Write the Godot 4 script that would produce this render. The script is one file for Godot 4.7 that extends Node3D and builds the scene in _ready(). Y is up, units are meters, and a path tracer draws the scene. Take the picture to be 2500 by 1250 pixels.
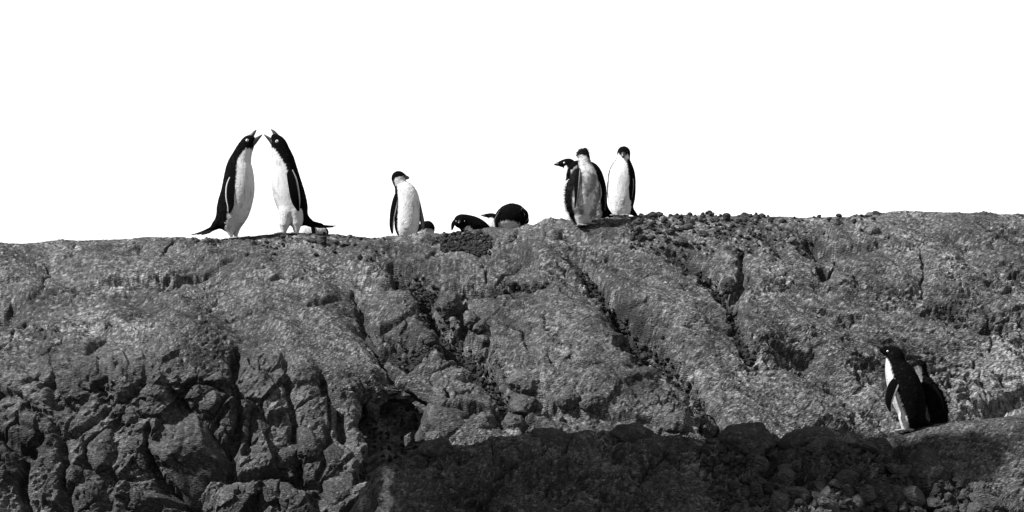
extends Node3D
# Penguins on a rocky crest under a white sky; y up, metres. The crest stands at z = 0, the camera 20 m before it and 1.9 m below.
const FOCAL := 7400.0
const CAM := Vector3(0, -1.9, 20)
const PITCH := 5.0
var cp := cos(deg_to_rad(PITCH))
var sp := sin(deg_to_rad(PITCH))
var rng := RandomNumberGenerator.new()
var taken := {}


func _ready() -> void:
	rng.seed = 7
	for i in 5120:
		cell_rand.append(rng.randf())
	camera_sky_sun()
	materials()
	# the long sums run side by side, then everything is put in place
	var hill_job := Thread.new()
	hill_job.start(rock_sheet.bind("hill"))
	var shore_job := Thread.new()
	shore_job.start(rock_sheet.bind("shore"))
	var flock := birds()
	var skin_jobs := []
	for lot in 2:
		var job := Thread.new()
		job.start(plumages.bind(flock, lot))
		skin_jobs.append(job)
	var hill: Sheet = hill_job.wait_to_finish()
	var shore: Sheet = shore_job.wait_to_finish()
	lay_sheet(hill, "hill")
	lay_sheet(shore, "shore")
	surroundings()
	boulders(hill, shore)
	stones(hill, shore)
	for job: Thread in skin_jobs:
		job.wait_to_finish()
	for g: Dictionary in flock:
		penguin(g, shore if g.z > 1.0 else hill)


func camera_sky_sun() -> void:
	var cam := Camera3D.new()
	cam.name = "camera"
	add_child(cam)
	cam.position = CAM
	cam.rotation_degrees.x = PITCH
	cam.fov = rad_to_deg(2.0 * atan(625.0 / FOCAL))
	cam.far = 4000.0
	cam.current = true
	var env := Environment.new()
	env.background_mode = Environment.BG_SKY
	var sky := ProceduralSkyMaterial.new()
	sky.sky_top_color = Color(0.235, 0.235, 0.235).linear_to_srgb()
	sky.sky_horizon_color = Color(1, 1, 1)
	sky.sky_curve = 0.15
	sky.sky_energy_multiplier = 0.97
	sky.ground_horizon_color = Color(0.06, 0.06, 0.06).linear_to_srgb()
	sky.ground_bottom_color = Color(0.03, 0.03, 0.03).linear_to_srgb()
	sky.sun_angle_max = 1.0
	env.sky = Sky.new()
	env.sky.sky_material = sky
	env.tonemap_mode = Environment.TONE_MAPPER_LINEAR
	env.tonemap_exposure = 2.1
	env.sdfgi_enabled = true
	env.ssao_enabled = true
	env.ssil_enabled = true
	var we := WorldEnvironment.new()
	we.name = "environment"
	we.environment = env
	add_child(we)
	var sun := DirectionalLight3D.new()
	sun.name = "sun"
	add_child(sun)
	sun.light_energy = 1.6
	sun.light_angular_distance = 0.5
	sun.shadow_enabled = true
	var az := deg_to_rad(66.0)
	var el := deg_to_rad(46.0)
	sun.look_at_from_position(Vector3(-sin(az) * cos(el), sin(el), cos(az) * cos(el)), Vector3.ZERO)


# ---------------------------------------------------------------- small helpers
func ray(px: float, py: float) -> Vector3:
	var b := -(py - 625.0) / FOCAL
	var d := Vector3((px - 1250.0) / FOCAL, b * cp + sp, b * sp - cp)
	return d / -d.z


func world(px: float, py: float, z: float) -> Vector3:
	return CAM + ray(px, py) * (CAM.z - z)


func table(t: PackedVector2Array, x: float) -> float:
	var n := t.size()
	if x <= t[0].x:
		return t[0].y
	for i in range(1, n):
		if x < t[i].x:
			var a := t[i - 1]
			var b := t[i]
			var f := (x - a.x) / (b.x - a.x)
			f = f * f * (3.0 - 2.0 * f)
			return a.y + (b.y - a.y) * f
	return t[n - 1].y


func tag(o: Node, label: String, category: String, group := "") -> void:
	o.set_meta("label", label)
	o.set_meta("category", category)
	if group:
		o.set_meta("group", group)


func numbered(called: String) -> String:
	var n: int = taken.get(called, 0)
	taken[called] = n + 1
	return called if n == 0 else "%s_%03d" % [called, n]


func mesh_of(v: PackedVector3Array, n: PackedVector3Array, c: PackedColorArray, idx: PackedInt32Array) -> ArrayMesh:
	var a := []
	a.resize(Mesh.ARRAY_MAX)
	a[Mesh.ARRAY_VERTEX] = v
	a[Mesh.ARRAY_NORMAL] = n
	if c.size():
		a[Mesh.ARRAY_COLOR] = c
	a[Mesh.ARRAY_INDEX] = idx
	var m := ArrayMesh.new()
	m.add_surface_from_arrays(Mesh.PRIMITIVE_TRIANGLES, a)
	return m


func put(m: Mesh, called: String, mat: Material, parent: Node) -> MeshInstance3D:
	var o := MeshInstance3D.new()
	o.mesh = m
	o.name = called
	o.material_override = mat
	parent.add_child(o, true)
	return o


func smooth_normals(v: PackedVector3Array, idx: PackedInt32Array) -> PackedVector3Array:
	var n := PackedVector3Array()
	n.resize(v.size())
	for i in range(0, idx.size(), 3):
		var a := idx[i]
		var b := idx[i + 1]
		var c := idx[i + 2]
		var f := (v[c] - v[a]).cross(v[b] - v[a])
		n[a] += f
		n[b] += f
		n[c] += f
	for i in n.size():
		n[i] = n[i].normalized()
	return n


func noise_of(freq: float, octaves: int, sd: int, kind := FastNoiseLite.TYPE_SIMPLEX_SMOOTH) -> FastNoiseLite:
	var n := FastNoiseLite.new()
	n.noise_type = kind
	n.seed = sd
	n.frequency = freq
	n.fractal_type = FastNoiseLite.FRACTAL_FBM if octaves > 1 else FastNoiseLite.FRACTAL_NONE
	n.fractal_octaves = octaves
	return n


func grain(freq: float, octaves: int, sd: int, lo: float, hi: float, size := 512, edges := Vector2(0, 1)) -> NoiseTexture2D:
	var t := NoiseTexture2D.new()
	t.width = size
	t.height = size
	t.seamless = true
	t.noise = noise_of(freq, octaves, sd)
	var g := Gradient.new()
	g.set_color(0, Color(lo, lo, lo).linear_to_srgb())
	g.set_color(1, Color(hi, hi, hi).linear_to_srgb())
	g.set_offset(0, edges.x)
	g.set_offset(1, edges.y)
	t.color_ramp = g
	return t


func chipped(freq: float, octaves: int, sd: int, size := 512) -> NoiseTexture2D:
	var t := relief(freq, octaves, sd, size)
	t.noise.noise_type = FastNoiseLite.TYPE_CELLULAR
	t.noise.cellular_return_type = FastNoiseLite.RETURN_DISTANCE2_SUB
	return t


func relief(freq: float, octaves: int, sd: int, size := 512) -> NoiseTexture2D:
	var t := NoiseTexture2D.new()
	t.width = size
	t.height = size
	t.seamless = true
	t.noise = noise_of(freq, octaves, sd)
	return t


var rock_mat: StandardMaterial3D
var feather_mat: StandardMaterial3D
var horn_mat: StandardMaterial3D
var eye_mat: StandardMaterial3D
var ring_mat: StandardMaterial3D
var foot_mat: StandardMaterial3D
var sea_mat: StandardMaterial3D


func materials() -> void:
	rock_mat = StandardMaterial3D.new()
	rock_mat.vertex_color_use_as_albedo = true
	rock_mat.albedo_texture = grain(0.03, 5, 3, 0.3, 1.0, 1024, Vector2(0.28, 0.74))
	rock_mat.uv1_triplanar = true
	rock_mat.uv1_world_triplanar = true
	rock_mat.uv1_scale = Vector3(1.0, 3.0, 3.0)
	rock_mat.roughness = 0.85
	rock_mat.metallic_specular = 0.25
	rock_mat.heightmap_enabled = true
	rock_mat.heightmap_texture = chipped(0.03, 3, 11, 1024)
	rock_mat.heightmap_scale = 1.5
	feather_mat = StandardMaterial3D.new()
	feather_mat.vertex_color_use_as_albedo = true
	feather_mat.albedo_texture = grain(0.06, 3, 5, 0.62, 1.0)
	feather_mat.uv1_triplanar = true
	feather_mat.uv1_scale = Vector3(9, 2.2, 9)
	feather_mat.roughness = 0.85
	feather_mat.metallic_specular = 0.08
	feather_mat.heightmap_enabled = true
	feather_mat.heightmap_texture = relief(0.07, 3, 21)
	feather_mat.heightmap_scale = 0.6
	horn_mat = StandardMaterial3D.new()
	horn_mat.albedo_color = Color(0.015, 0.015, 0.015).linear_to_srgb()
	horn_mat.roughness = 0.4
	eye_mat = StandardMaterial3D.new()
	eye_mat.albedo_color = Color(0.01, 0.01, 0.01).linear_to_srgb()
	eye_mat.roughness = 0.15
	ring_mat = StandardMaterial3D.new()
	ring_mat.albedo_color = Color(0.8, 0.8, 0.8).linear_to_srgb()
	ring_mat.roughness = 0.6
	foot_mat = StandardMaterial3D.new()
	foot_mat.albedo_color = Color(0.2, 0.2, 0.2).linear_to_srgb()
	foot_mat.roughness = 0.7
	foot_mat.heightmap_enabled = true
	foot_mat.heightmap_texture = relief(0.08, 2, 31)
	foot_mat.heightmap_scale = 0.2
	foot_mat.uv1_triplanar = true
	foot_mat.uv1_scale = Vector3.ONE * 12
	sea_mat = StandardMaterial3D.new()
	sea_mat.albedo_color = Color(0.03, 0.03, 0.03).linear_to_srgb()
	sea_mat.roughness = 0.12
	sea_mat.heightmap_enabled = true
	sea_mat.heightmap_texture = relief(0.02, 4, 41)
	sea_mat.heightmap_scale = 6.0
	sea_mat.uv1_triplanar = true
	sea_mat.uv1_scale = Vector3.ONE * 0.25


# ---------------------------------------------------------------- rock
# A sheet of rock is drafted over photograph columns px and drop q below its own skyline; the rows behind the skyline run down the far side.
var crest_hill := PackedVector2Array([Vector2(-400, 602), Vector2(0, 593), Vector2(150, 586), Vector2(300, 582), Vector2(450, 578), Vector2(560, 578), Vector2(640, 572), Vector2(700, 571), Vector2(770, 569), Vector2(870, 575), Vector2(950, 574), Vector2(1040, 570), Vector2(1100, 571), Vector2(1180, 564), Vector2(1240, 560), Vector2(1290, 548), Vector2(1335, 534), Vector2(1390, 536), Vector2(1480, 529), Vector2(1600, 526), Vector2(1720, 527), Vector2(1850, 531), Vector2(1960, 535), Vector2(2000, 531), Vector2(2050, 525), Vector2(2150, 519), Vector2(2220, 515), Vector2(2300, 517), Vector2(2400, 517), Vector2(2500, 517), Vector2(2900, 522)])
var crest_shore := PackedVector2Array([Vector2(600, 1500), Vector2(800, 1345), Vector2(850, 1262), Vector2(885, 1190), Vector2(930, 1128), Vector2(1000, 1098), Vector2(1060, 1086), Vector2(1150, 1085), Vector2(1220, 1070), Vector2(1300, 1057), Vector2(1450, 1052), Vector2(1560, 1050), Vector2(1640, 1060), Vector2(1720, 1068), Vector2(1800, 1062), Vector2(1860, 1056), Vector2(1905, 1072), Vector2(1950, 1058), Vector2(2010, 1043), Vector2(2060, 1048), Vector2(2110, 1066), Vector2(2160, 1056), Vector2(2210, 1044), Vector2(2270, 1034), Vector2(2330, 1030), Vector2(2420, 1022), Vector2(2500, 1010), Vector2(2900, 970)])
var depth_shore := PackedVector2Array([Vector2(600, 3.5), Vector2(900, 3.3), Vector2(1600, 3.0), Vector2(2000, 2.6), Vector2(2200, 2.25), Vector2(2900, 2.1)])


func hill_z(px: float, py: float, q: float) -> float:
	var right := smoothstep(1500.0, 2200.0, px)
	var z := 0.06 * sqrt(q) + lerpf(0.0011, 0.00035, right) * q
	var g := (px - 380.0) / 430.0
	var dome := exp(-g * g)
	z += dome * (0.5 * smoothstep(0.0, 330.0, q) - 0.0017 * maxf(0.0, q - 290.0) * smoothstep(290.0, 420.0, q))
	var hx := (px - 975.0) / 60.0
	var hy := (py - 1045.0) / 75.0
	z -= 0.3 * exp(-hx * hx - hy * hy)
	# the raised slab in the middle and the wall behind the two birds low on the slope
	hx = (px - 2350.0) / 230.0
	hy = (py - 960.0) / 120.0
	z -= 0.18 * exp(-hx * hx - hy * hy)
	return z


func shore_z(px: float, py: float, q: float) -> float:
	var z := table(depth_shore, px) + 0.035 * sqrt(q) + 0.0008 * q
	if px > 1700.0:  # the rubble heap stands before the pale slab
		var edge := 1075.0 + (px - 2230.0) * 0.68
		z += 0.22 * smoothstep(-25.0, 70.0, py - edge) * smoothstep(1700.0, 1950.0, px) * smoothstep(0.0, 45.0, q)
	return z


class Sheet:
	var cols: int
	var rows: int
	var px0: float
	var step: float
	var front: int  # the row of the skyline
	var q_rows: PackedFloat32Array
	var crest: PackedFloat32Array
	var v: PackedVector3Array
	var n: PackedVector3Array
	var color: PackedColorArray
	var idx: PackedInt32Array

	func row_of(q: float) -> int:
		var lo := front
		var hi := rows - 1
		while hi - lo > 1:
			var mid := (lo + hi) / 2
			if q_rows[mid] > q:
				hi = mid
			else:
				lo = mid
		return lo

	func at(px: float, py: float) -> int:
		var i := clampi(roundi((px - px0) / step), 1, cols - 2)
		return clampi(row_of(maxf(0.0, py - crest[i])), 1, rows - 2) * cols + i


var slabs := [Vector4(730, 770, 230, 130), Vector4(300, 745, 330, 45), Vector4(420, 625, 300, 30), Vector4(1240, 650, 170, 38), Vector4(1290, 750, 110, 35), Vector4(1400, 760, 80, 90), Vector4(1640, 730, 130, 110), Vector4(1560, 650, 90, 45), Vector4(1900, 1010, 200, 60), Vector4(1740, 850, 60, 80), Vector4(980, 745, 70, 35), Vector4(1020, 805, 80, 35), Vector4(1120, 940, 90, 60), Vector4(1480, 900, 110, 50), Vector4(2100, 640, 120, 40), Vector4(1950, 740, 110, 60), Vector4(2165, 850, 80, 70)]


# Height of the sheet's surface under a point that stands behind photograph column px.
func height_at(s: Sheet, px: float, z: float) -> float:
	var i := clampi(roundi((px - s.px0) / s.step), 1, s.cols - 2)
	var best := 1e9
	var y := 0.0
	for r in s.rows:
		for k in [i - 2, i, i + 2]:
			var p := s.v[r * s.cols + clampi(k, 0, s.cols - 1)]
			if absf(p.z - z) < best:
				best = absf(p.z - z)
				y = p.y
	return y


# Each crack is a list of [px, py, half width in px, depth in m, lip in m]: a joint eroded into the rock; the lip lifts the rock above the line.
var cracks_hill := [
	[[165, 690, 4, 0.03, 0], [215, 690, 6, 0.045, 0], [280, 684, 7, 0.05, 0], [345, 678, 7, 0.05, 0], [400, 682, 8, 0.05, 0], [432, 673, 7, 0.045, 0], [475, 656, 5, 0.04, 0], [520, 642, 4, 0.03, 0], [570, 628, 4, 0.02, 0]],
	[[-60, 760, 20, 0.15, 0], [2, 747, 16, 0.14, 0], [20, 728, 8, 0.06, 0]],
	[[955, 640, 12, 0.06, 0], [975, 662, 16, 0.1, 0], [1010, 678, 14, 0.07, 0.02], [1060, 693, 10, 0.07, 0.04], [1110, 702, 6, 0.06, 0.05], [1180, 704, 6, 0.06, 0.05], [1240, 700, 6, 0.06, 0.05], [1265, 696, 5, 0.05, 0.04], [1330, 690, 4, 0.02, 0.01]],
	[[1030, 690, 12, 0.05, 0], [1040, 715, 16, 0.09, 0], [1056, 750, 18, 0.12, 0], [1085, 785, 20, 0.13, 0], [1120, 815, 28, 0.14, 0], [1150, 845, 32, 0.14, 0], [1175, 880, 26, 0.13, 0], [1200, 925, 16, 0.12, 0], [1222, 955, 13, 0.12, 0], [1236, 985, 14, 0.1, 0]],
	[[1125, 735, 10, 0.08, 0], [1135, 770, 8, 0.08, 0], [1120, 800, 12, 0.08, 0]],
	[[1395, 622, 7, 0.04, 0], [1432, 655, 9, 0.06, 0], [1470, 703, 12, 0.1, 0], [1508, 745, 15, 0.11, 0], [1535, 780, 18, 0.11, 0], [1560, 815, 28, 0.11, 0], [1600, 855, 26, 0.1, 0], [1648, 885, 20, 0.09, 0], [1690, 920, 14, 0.1, 0], [1718, 968, 11, 0.12, 0], [1740, 1020, 18, 0.14, 0], [1752, 1070, 20, 0.14, 0]],
	[[1510, 745, 10, 0.05, 0], [1560, 742, 7, 0.04, 0.02], [1590, 738, 4, 0.02, 0]],
	[[1640, 600, 6, 0.03, 0], [1690, 632, 9, 0.05, 0], [1730, 660, 10, 0.06, 0], [1765, 692, 10, 0.08, 0], [1785, 735, 9, 0.07, 0], [1800, 790, 8, 0.05, 0], [1808, 835, 8, 0.03, 0], [1835, 870, 8, 0.02, 0]],
	[[1812, 610, 5, 0.03, 0], [1809, 660, 6, 0.05, 0], [1812, 690, 8, 0.05, 0], [1795, 715, 9, 0.06, 0]],
	[[860, 690, 4, 0.03, 0], [880, 725, 5, 0.04, 0], [897, 765, 6, 0.05, 0], [888, 800, 5, 0.05, 0], [925, 832, 7, 0.06, 0], [948, 885, 6, 0.06, 0], [985, 940, 6, 0.05, 0], [1000, 985, 8, 0.06, 0]],
	[[897, 768, 5, 0.04, 0.02], [930, 782, 5, 0.05, 0.03], [970, 775, 5, 0.05, 0.03], [1040, 755, 4, 0.04, 0.02]],
	[[928, 835, 8, 0.05, 0], [965, 850, 14, 0.06, 0], [1005, 862, 14, 0.07, 0], [1040, 850, 10, 0.05, 0.02], [1090, 830, 5, 0.03, 0.02]],
	[[1010, 880, 5, 0.04, 0], [1050, 905, 5, 0.04, 0], [1090, 960, 4, 0.03, 0]],
	[[990, 985, 8, 0.09, 0.03], [1060, 993, 7, 0.08, 0.04], [1140, 1003, 8, 0.09, 0.05], [1205, 1012, 9, 0.09, 0.05], [1240, 1000, 14, 0.09, 0], [1290, 1020, 14, 0.1, 0], [1300, 1052, 16, 0.12, 0]],
	[[1240, 990, 12, 0.08, 0], [1310, 975, 14, 0.06, 0], [1360, 985, 16, 0.07, 0], [1440, 1005, 8, 0.05, 0.02], [1540, 1015, 6, 0.05, 0.02], [1600, 1025, 9, 0.06, 0]],
	[[905, 975, 9, 0.1, 0], [925, 1010, 18, 0.2, 0], [940, 1055, 26, 0.24, 0], [945, 1100, 28, 0.22, 0], [900, 1150, 20, 0.15, 0]],
	[[965, 1020, 24, 0.1, 0], [990, 1060, 20, 0.12, 0], [985, 1100, 22, 0.12, 0]],
	[[580, 830, 7, 0.06, 0], [578, 860, 8, 0.1, 0], [580, 890, 8, 0.09, 0], [575, 930, 6, 0.06, 0], [580, 985, 7, 0.08, 0], [578, 1030, 9, 0.12, 0], [566, 1100, 12, 0.14, 0], [560, 1150, 14, 0.14, 0]],
	[[412, 950, 6, 0.05, 0], [440, 978, 7, 0.12, 0], [480, 1018, 8, 0.15, 0], [520, 1055, 7, 0.13, 0], [555, 1085, 6, 0.09, 0]],
	[[512, 1050, 5, 0.08, 0], [530, 1025, 6, 0.1, 0], [552, 995, 5, 0.06, 0]],
	[[440, 965, 8, 0.07, 0], [455, 945, 7, 0.07, 0], [466, 925, 5, 0.05, 0]],
	[[150, 1075, 10, 0.08, 0.03], [205, 1050, 6, 0.07, 0.04], [240, 1020, 6, 0.07, 0.04], [275, 992, 7, 0.08, 0.05], [318, 962, 9, 0.09, 0.05], [345, 930, 8, 0.06, 0.03]],
	[[120, 930, 9, 0.07, 0], [140, 985, 11, 0.08, 0], [180, 1005, 7, 0.05, 0]],
	[[50, 960, 4, 0.03, 0], [75, 1000, 4, 0.04, 0], [130, 1020, 5, 0.04, 0], [150, 1070, 8, 0.07, 0], [160, 1130, 9, 0.1, 0], [165, 1250, 14, 0.12, 0]],
	[[362, 1050, 7, 0.08, 0], [366, 1120, 7, 0.08, 0], [400, 1180, 8, 0.08, 0], [450, 1225, 8, 0.08, 0], [500, 1260, 8, 0.08, 0]],
	[[624, 1000, 7, 0.08, 0], [622, 1060, 8, 0.1, 0], [600, 1100, 8, 0.08, 0]],
	[[700, 880, 5, 0.04, 0], [705, 960, 6, 0.06, 0], [716, 1020, 7, 0.08, 0], [727, 1080, 8, 0.1, 0], [728, 1165, 10, 0.1, 0]],
	[[790, 910, 6, 0.06, 0], [800, 960, 8, 0.08, 0], [830, 1000, 8, 0.08, 0], [836, 1060, 8, 0.07, 0]],
	[[800, 1050, 5, 0.05, 0], [802, 1110, 6, 0.06, 0], [775, 1160, 6, 0.06, 0]],
	[[560, 1165, 12, 0.1, 0], [640, 1168, 10, 0.12, 0], [720, 1172, 10, 0.12, 0], [820, 1175, 10, 0.1, 0], [880, 1165, 12, 0.1, 0]],
	[[0, 1060, 12, 0.12, 0], [40, 1085, 10, 0.1, 0], [70, 1100, 12, 0.1, 0]],
	[[62, 1110, 7, 0.1, 0], [48, 1180, 8, 0.1, 0], [80, 1260, 9, 0.1, 0]],
	[[215, 855, 8, 0.05, 0], [232, 838, 8, 0.05, 0], [255, 825, 6, 0.04, 0]],
	[[290, 885, 6, 0.05, 0], [297, 905, 6, 0.05, 0]],
	[[1975, 580, 9, 0.07, 0.03], [1995, 596, 13, 0.11, 0.02], [2040, 600, 10, 0.07, 0.03], [2100, 604, 5, 0.03, 0.02]],
	[[2005, 645, 6, 0.05, 0], [2012, 658, 8, 0.07, 0], [2030, 640, 4, 0.03, 0]],
	[[1920, 875, 12, 0.06, 0.02], [1960, 880, 14, 0.07, 0.02], [2000, 850, 5, 0.03, 0]],
	[[2100, 690, 6, 0.03, 0.02], [2160, 705, 7, 0.03, 0.02], [2230, 712, 5, 0.02, 0.01]],
	[[2320, 675, 5, 0.03, 0.02], [2400, 690, 5, 0.03, 0.02], [2480, 700, 5, 0.02, 0.01]],
	[[2130, 600, 4, 0.02, 0.03], [2170, 590, 4, 0.02, 0.03], [2200, 605, 4, 0.02, 0.02]],
	[[2400, 990, 8, 0.06, 0], [2440, 985, 14, 0.08, 0], [2500, 960, 14, 0.06, 0]],
	[[620, 585, 6, 0.03, 0.02], [700, 590, 7, 0.04, 0.02], [780, 588, 6, 0.03, 0.02], [860, 592, 5, 0.03, 0]],
	[[320, 604, 5, 0.03, 0.02], [345, 606, 7, 0.04, 0.02], [380, 600, 4, 0.02, 0]],
	[[760, 735, 4, 0.03, 0.02], [790, 728, 5, 0.03, 0.02], [830, 720, 4, 0.02, 0.01]],
]
var cracks_shore := [
	[[1215, 1160, 6, 0.06, 0], [1235, 1145, 7, 0.08, 0.03], [1258, 1125, 6, 0.05, 0]],
	[[1165, 1240, 5, 0.04, 0], [1190, 1205, 5, 0.05, 0], [1205, 1185, 5, 0.04, 0]],
	[[1010, 1130, 5, 0.03, 0.03], [1060, 1120, 5, 0.04, 0.03], [1130, 1115, 6, 0.05, 0.03], [1165, 1095, 5, 0.03, 0]],
	[[1870, 1085, 12, 0.08, 0], [1885, 1110, 14, 0.1, 0], [1880, 1150, 12, 0.1, 0], [1865, 1190, 10, 0.08, 0]],
	[[2170, 1085, 12, 0.08, 0], [2215, 1105, 14, 0.1, 0], [2245, 1150, 12, 0.1, 0], [2255, 1200, 14, 0.1, 0], [2290, 1250, 12, 0.08, 0]],
	[[1950, 1165, 12, 0.06, 0], [1960, 1180, 10, 0.06, 0], [2045, 1165, 8, 0.05, 0]],
	[[1490, 1095, 10, 0.05, 0], [1505, 1110, 10, 0.07, 0], [1480, 1100, 6, 0.03, 0]],
]


# Hairline fissures: short, straight-ish cracks that follow the rock's own set of joints, a second set crossing the first.
func fissures(hill: bool) -> Array:
	var r := RandomNumberGenerator.new()
	r.seed = 77 if hill else 78
	var out := []
	for i in 120 if hill else 36:
		var x := r.randf_range(-50, 2550) if hill else r.randf_range(950, 2150)
		var y := r.randf_range(600, 1200) if hill else r.randf_range(1075, 1250)
		var turn := lerpf(0.1, 0.75, smoothstep(350.0, 1100.0, x)) + 0.25 * r.randfn()
		if hill and x < 900.0 and y > 850.0:
			turn = 0.9 + 0.3 * r.randfn()
		if r.randf() < 0.3:
			turn -= 1.35
		if not hill:
			turn = -0.6 + 0.5 * r.randfn()
		var deep := r.randf_range(0.015, 0.045) * (1.0 if hill else 1.6)
		var w := r.randf_range(1.8, 4.2)
		var line := [[x, y, w * 0.6, deep * 0.3, 0.0]]
		for k in r.randi_range(2, 5):
			turn += 0.22 * r.randfn()
			x += cos(turn) * 27.0
			y += sin(turn) * 20.0
			line.append([x, y, w * r.randf_range(0.7, 1.3), deep * r.randf_range(0.6, 1.2), 0.0])
		line.append([x + cos(turn) * 12.0, y + sin(turn) * 9.0, w * 0.5, 0.003, 0.0])
		out.append(line)
	return out


func carve(s: Sheet, cracks: Array, wide: float, deep: float, wx: PackedFloat32Array, wy: PackedFloat32Array, dig: PackedFloat32Array, worn: PackedFloat32Array) -> void:
	for line: Array in cracks:
		var gully := 1.12 if wide > 1.0 and wide < 1.2 and (line == cracks_hill[3] or line == cracks_hill[5] or line == cracks_hill[7]) else 1.0
		for k in line.size() - 1:
			var a: Array = line[k]
			var b: Array = line[k + 1]
			var pa := Vector2(a[0], a[1])
			var pb := Vector2(b[0], b[1])
			var ab := pb - pa
			var len2 := maxf(ab.length_squared(), 1e-6)
			var lipped: bool = a[4] > 0.0 or b[4] > 0.0
			var reach := maxf(a[2], b[2]) * 2.6 + (80.0 if maxf(a[3], b[3]) > 0.055 or lipped else 30.0)
			var c0 := clampi(int((minf(pa.x, pb.x) - reach - s.px0) / s.step), 0, s.cols - 1)
			var c1 := clampi(int((maxf(pa.x, pb.x) + reach - s.px0) / s.step), 0, s.cols - 1)
			for i in range(c0, c1 + 1):
				var x := s.px0 + i * s.step
				var r0 := s.row_of(maxf(0.0, minf(pa.y, pb.y) - reach - s.crest[i]))
				var r1 := s.row_of(maxf(0.0, maxf(pa.y, pb.y) + reach - s.crest[i]))
				for r in range(r0, r1 + 1):
					var at := r * s.cols + i
					var p := Vector2(x + 0.65 * wx[at], s.crest[i] + s.q_rows[r] + 0.65 * wy[at])
					var t := clampf((p - pa).dot(ab) / len2, 0.0, 1.0)
					var off := p - pa - ab * t
					var d := off.length()
					var w: float = lerpf(a[2], b[2], t) * wide * gully * (1.0 + 0.03 * (wx[at] - wy[at]))
					var depth: float = lerpf(a[3], b[3], t) * deep * gully * (0.7 if lipped else 1.0)
					if d < w * 1.6:
						var f := 1.0 - smoothstep(w * 0.35, w * 1.6, d)
						dig[at] = maxf(dig[at], depth * f)
					worn[at] = maxf(worn[at], minf(depth, 0.12) * 0.7 * exp(-maxf(0.0, d - w) / 26.0))
					if lipped and off.y < 0.0 and t > 0.0 and t < 1.0:
						var lip: float = lerpf(a[4], b[4], t) * 0.3 * exp(-d / 60.0) * smoothstep(w * 0.3, w * 1.6, d)
						dig[at] = minf(dig[at], dig[at] * 0.5 - lip) if dig[at] <= 0.0 else dig[at]


var cell_rand: PackedFloat32Array


# Broken rock: every cell of an uneven grid is a facet with a tilt and a height of its own. Returns (height, nearness to the joint between two cells).
func facet(x: float, y: float, size: float, salt: int) -> Vector2:
	var gx := x / size
	var gy := y / size
	var ix := floori(gx)
	var iy := floori(gy)
	var best := 1e9
	var second := 1e9
	var h := 0.0
	for dy in range(-1, 2):
		for dx in range(-1, 2):
			var k := (((ix + dx) * 73 + (iy + dy) * 191 + salt * 37) & 1023) * 5
			var ox := ix + dx + 0.5 + 0.85 * (cell_rand[k] - 0.5) - gx
			var oy := iy + dy + 0.5 + 0.85 * (cell_rand[k + 1] - 0.5) - gy
			var d := ox * ox + oy * oy
			if d < best:
				second = best
				best = d
				h = 0.45 * (cell_rand[k + 2] - 0.5) - (cell_rand[k + 3] - 0.5) * 1.6 * ox - (cell_rand[k + 4] - 0.5) * 1.6 * oy
			elif d < second:
				second = d
	var gap := sqrt(second) - sqrt(best)
	return Vector2(h * smoothstep(0.0, 0.08, gap) - 0.07 * (1.0 - smoothstep(0.0, 0.08, gap)), gap)


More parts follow.
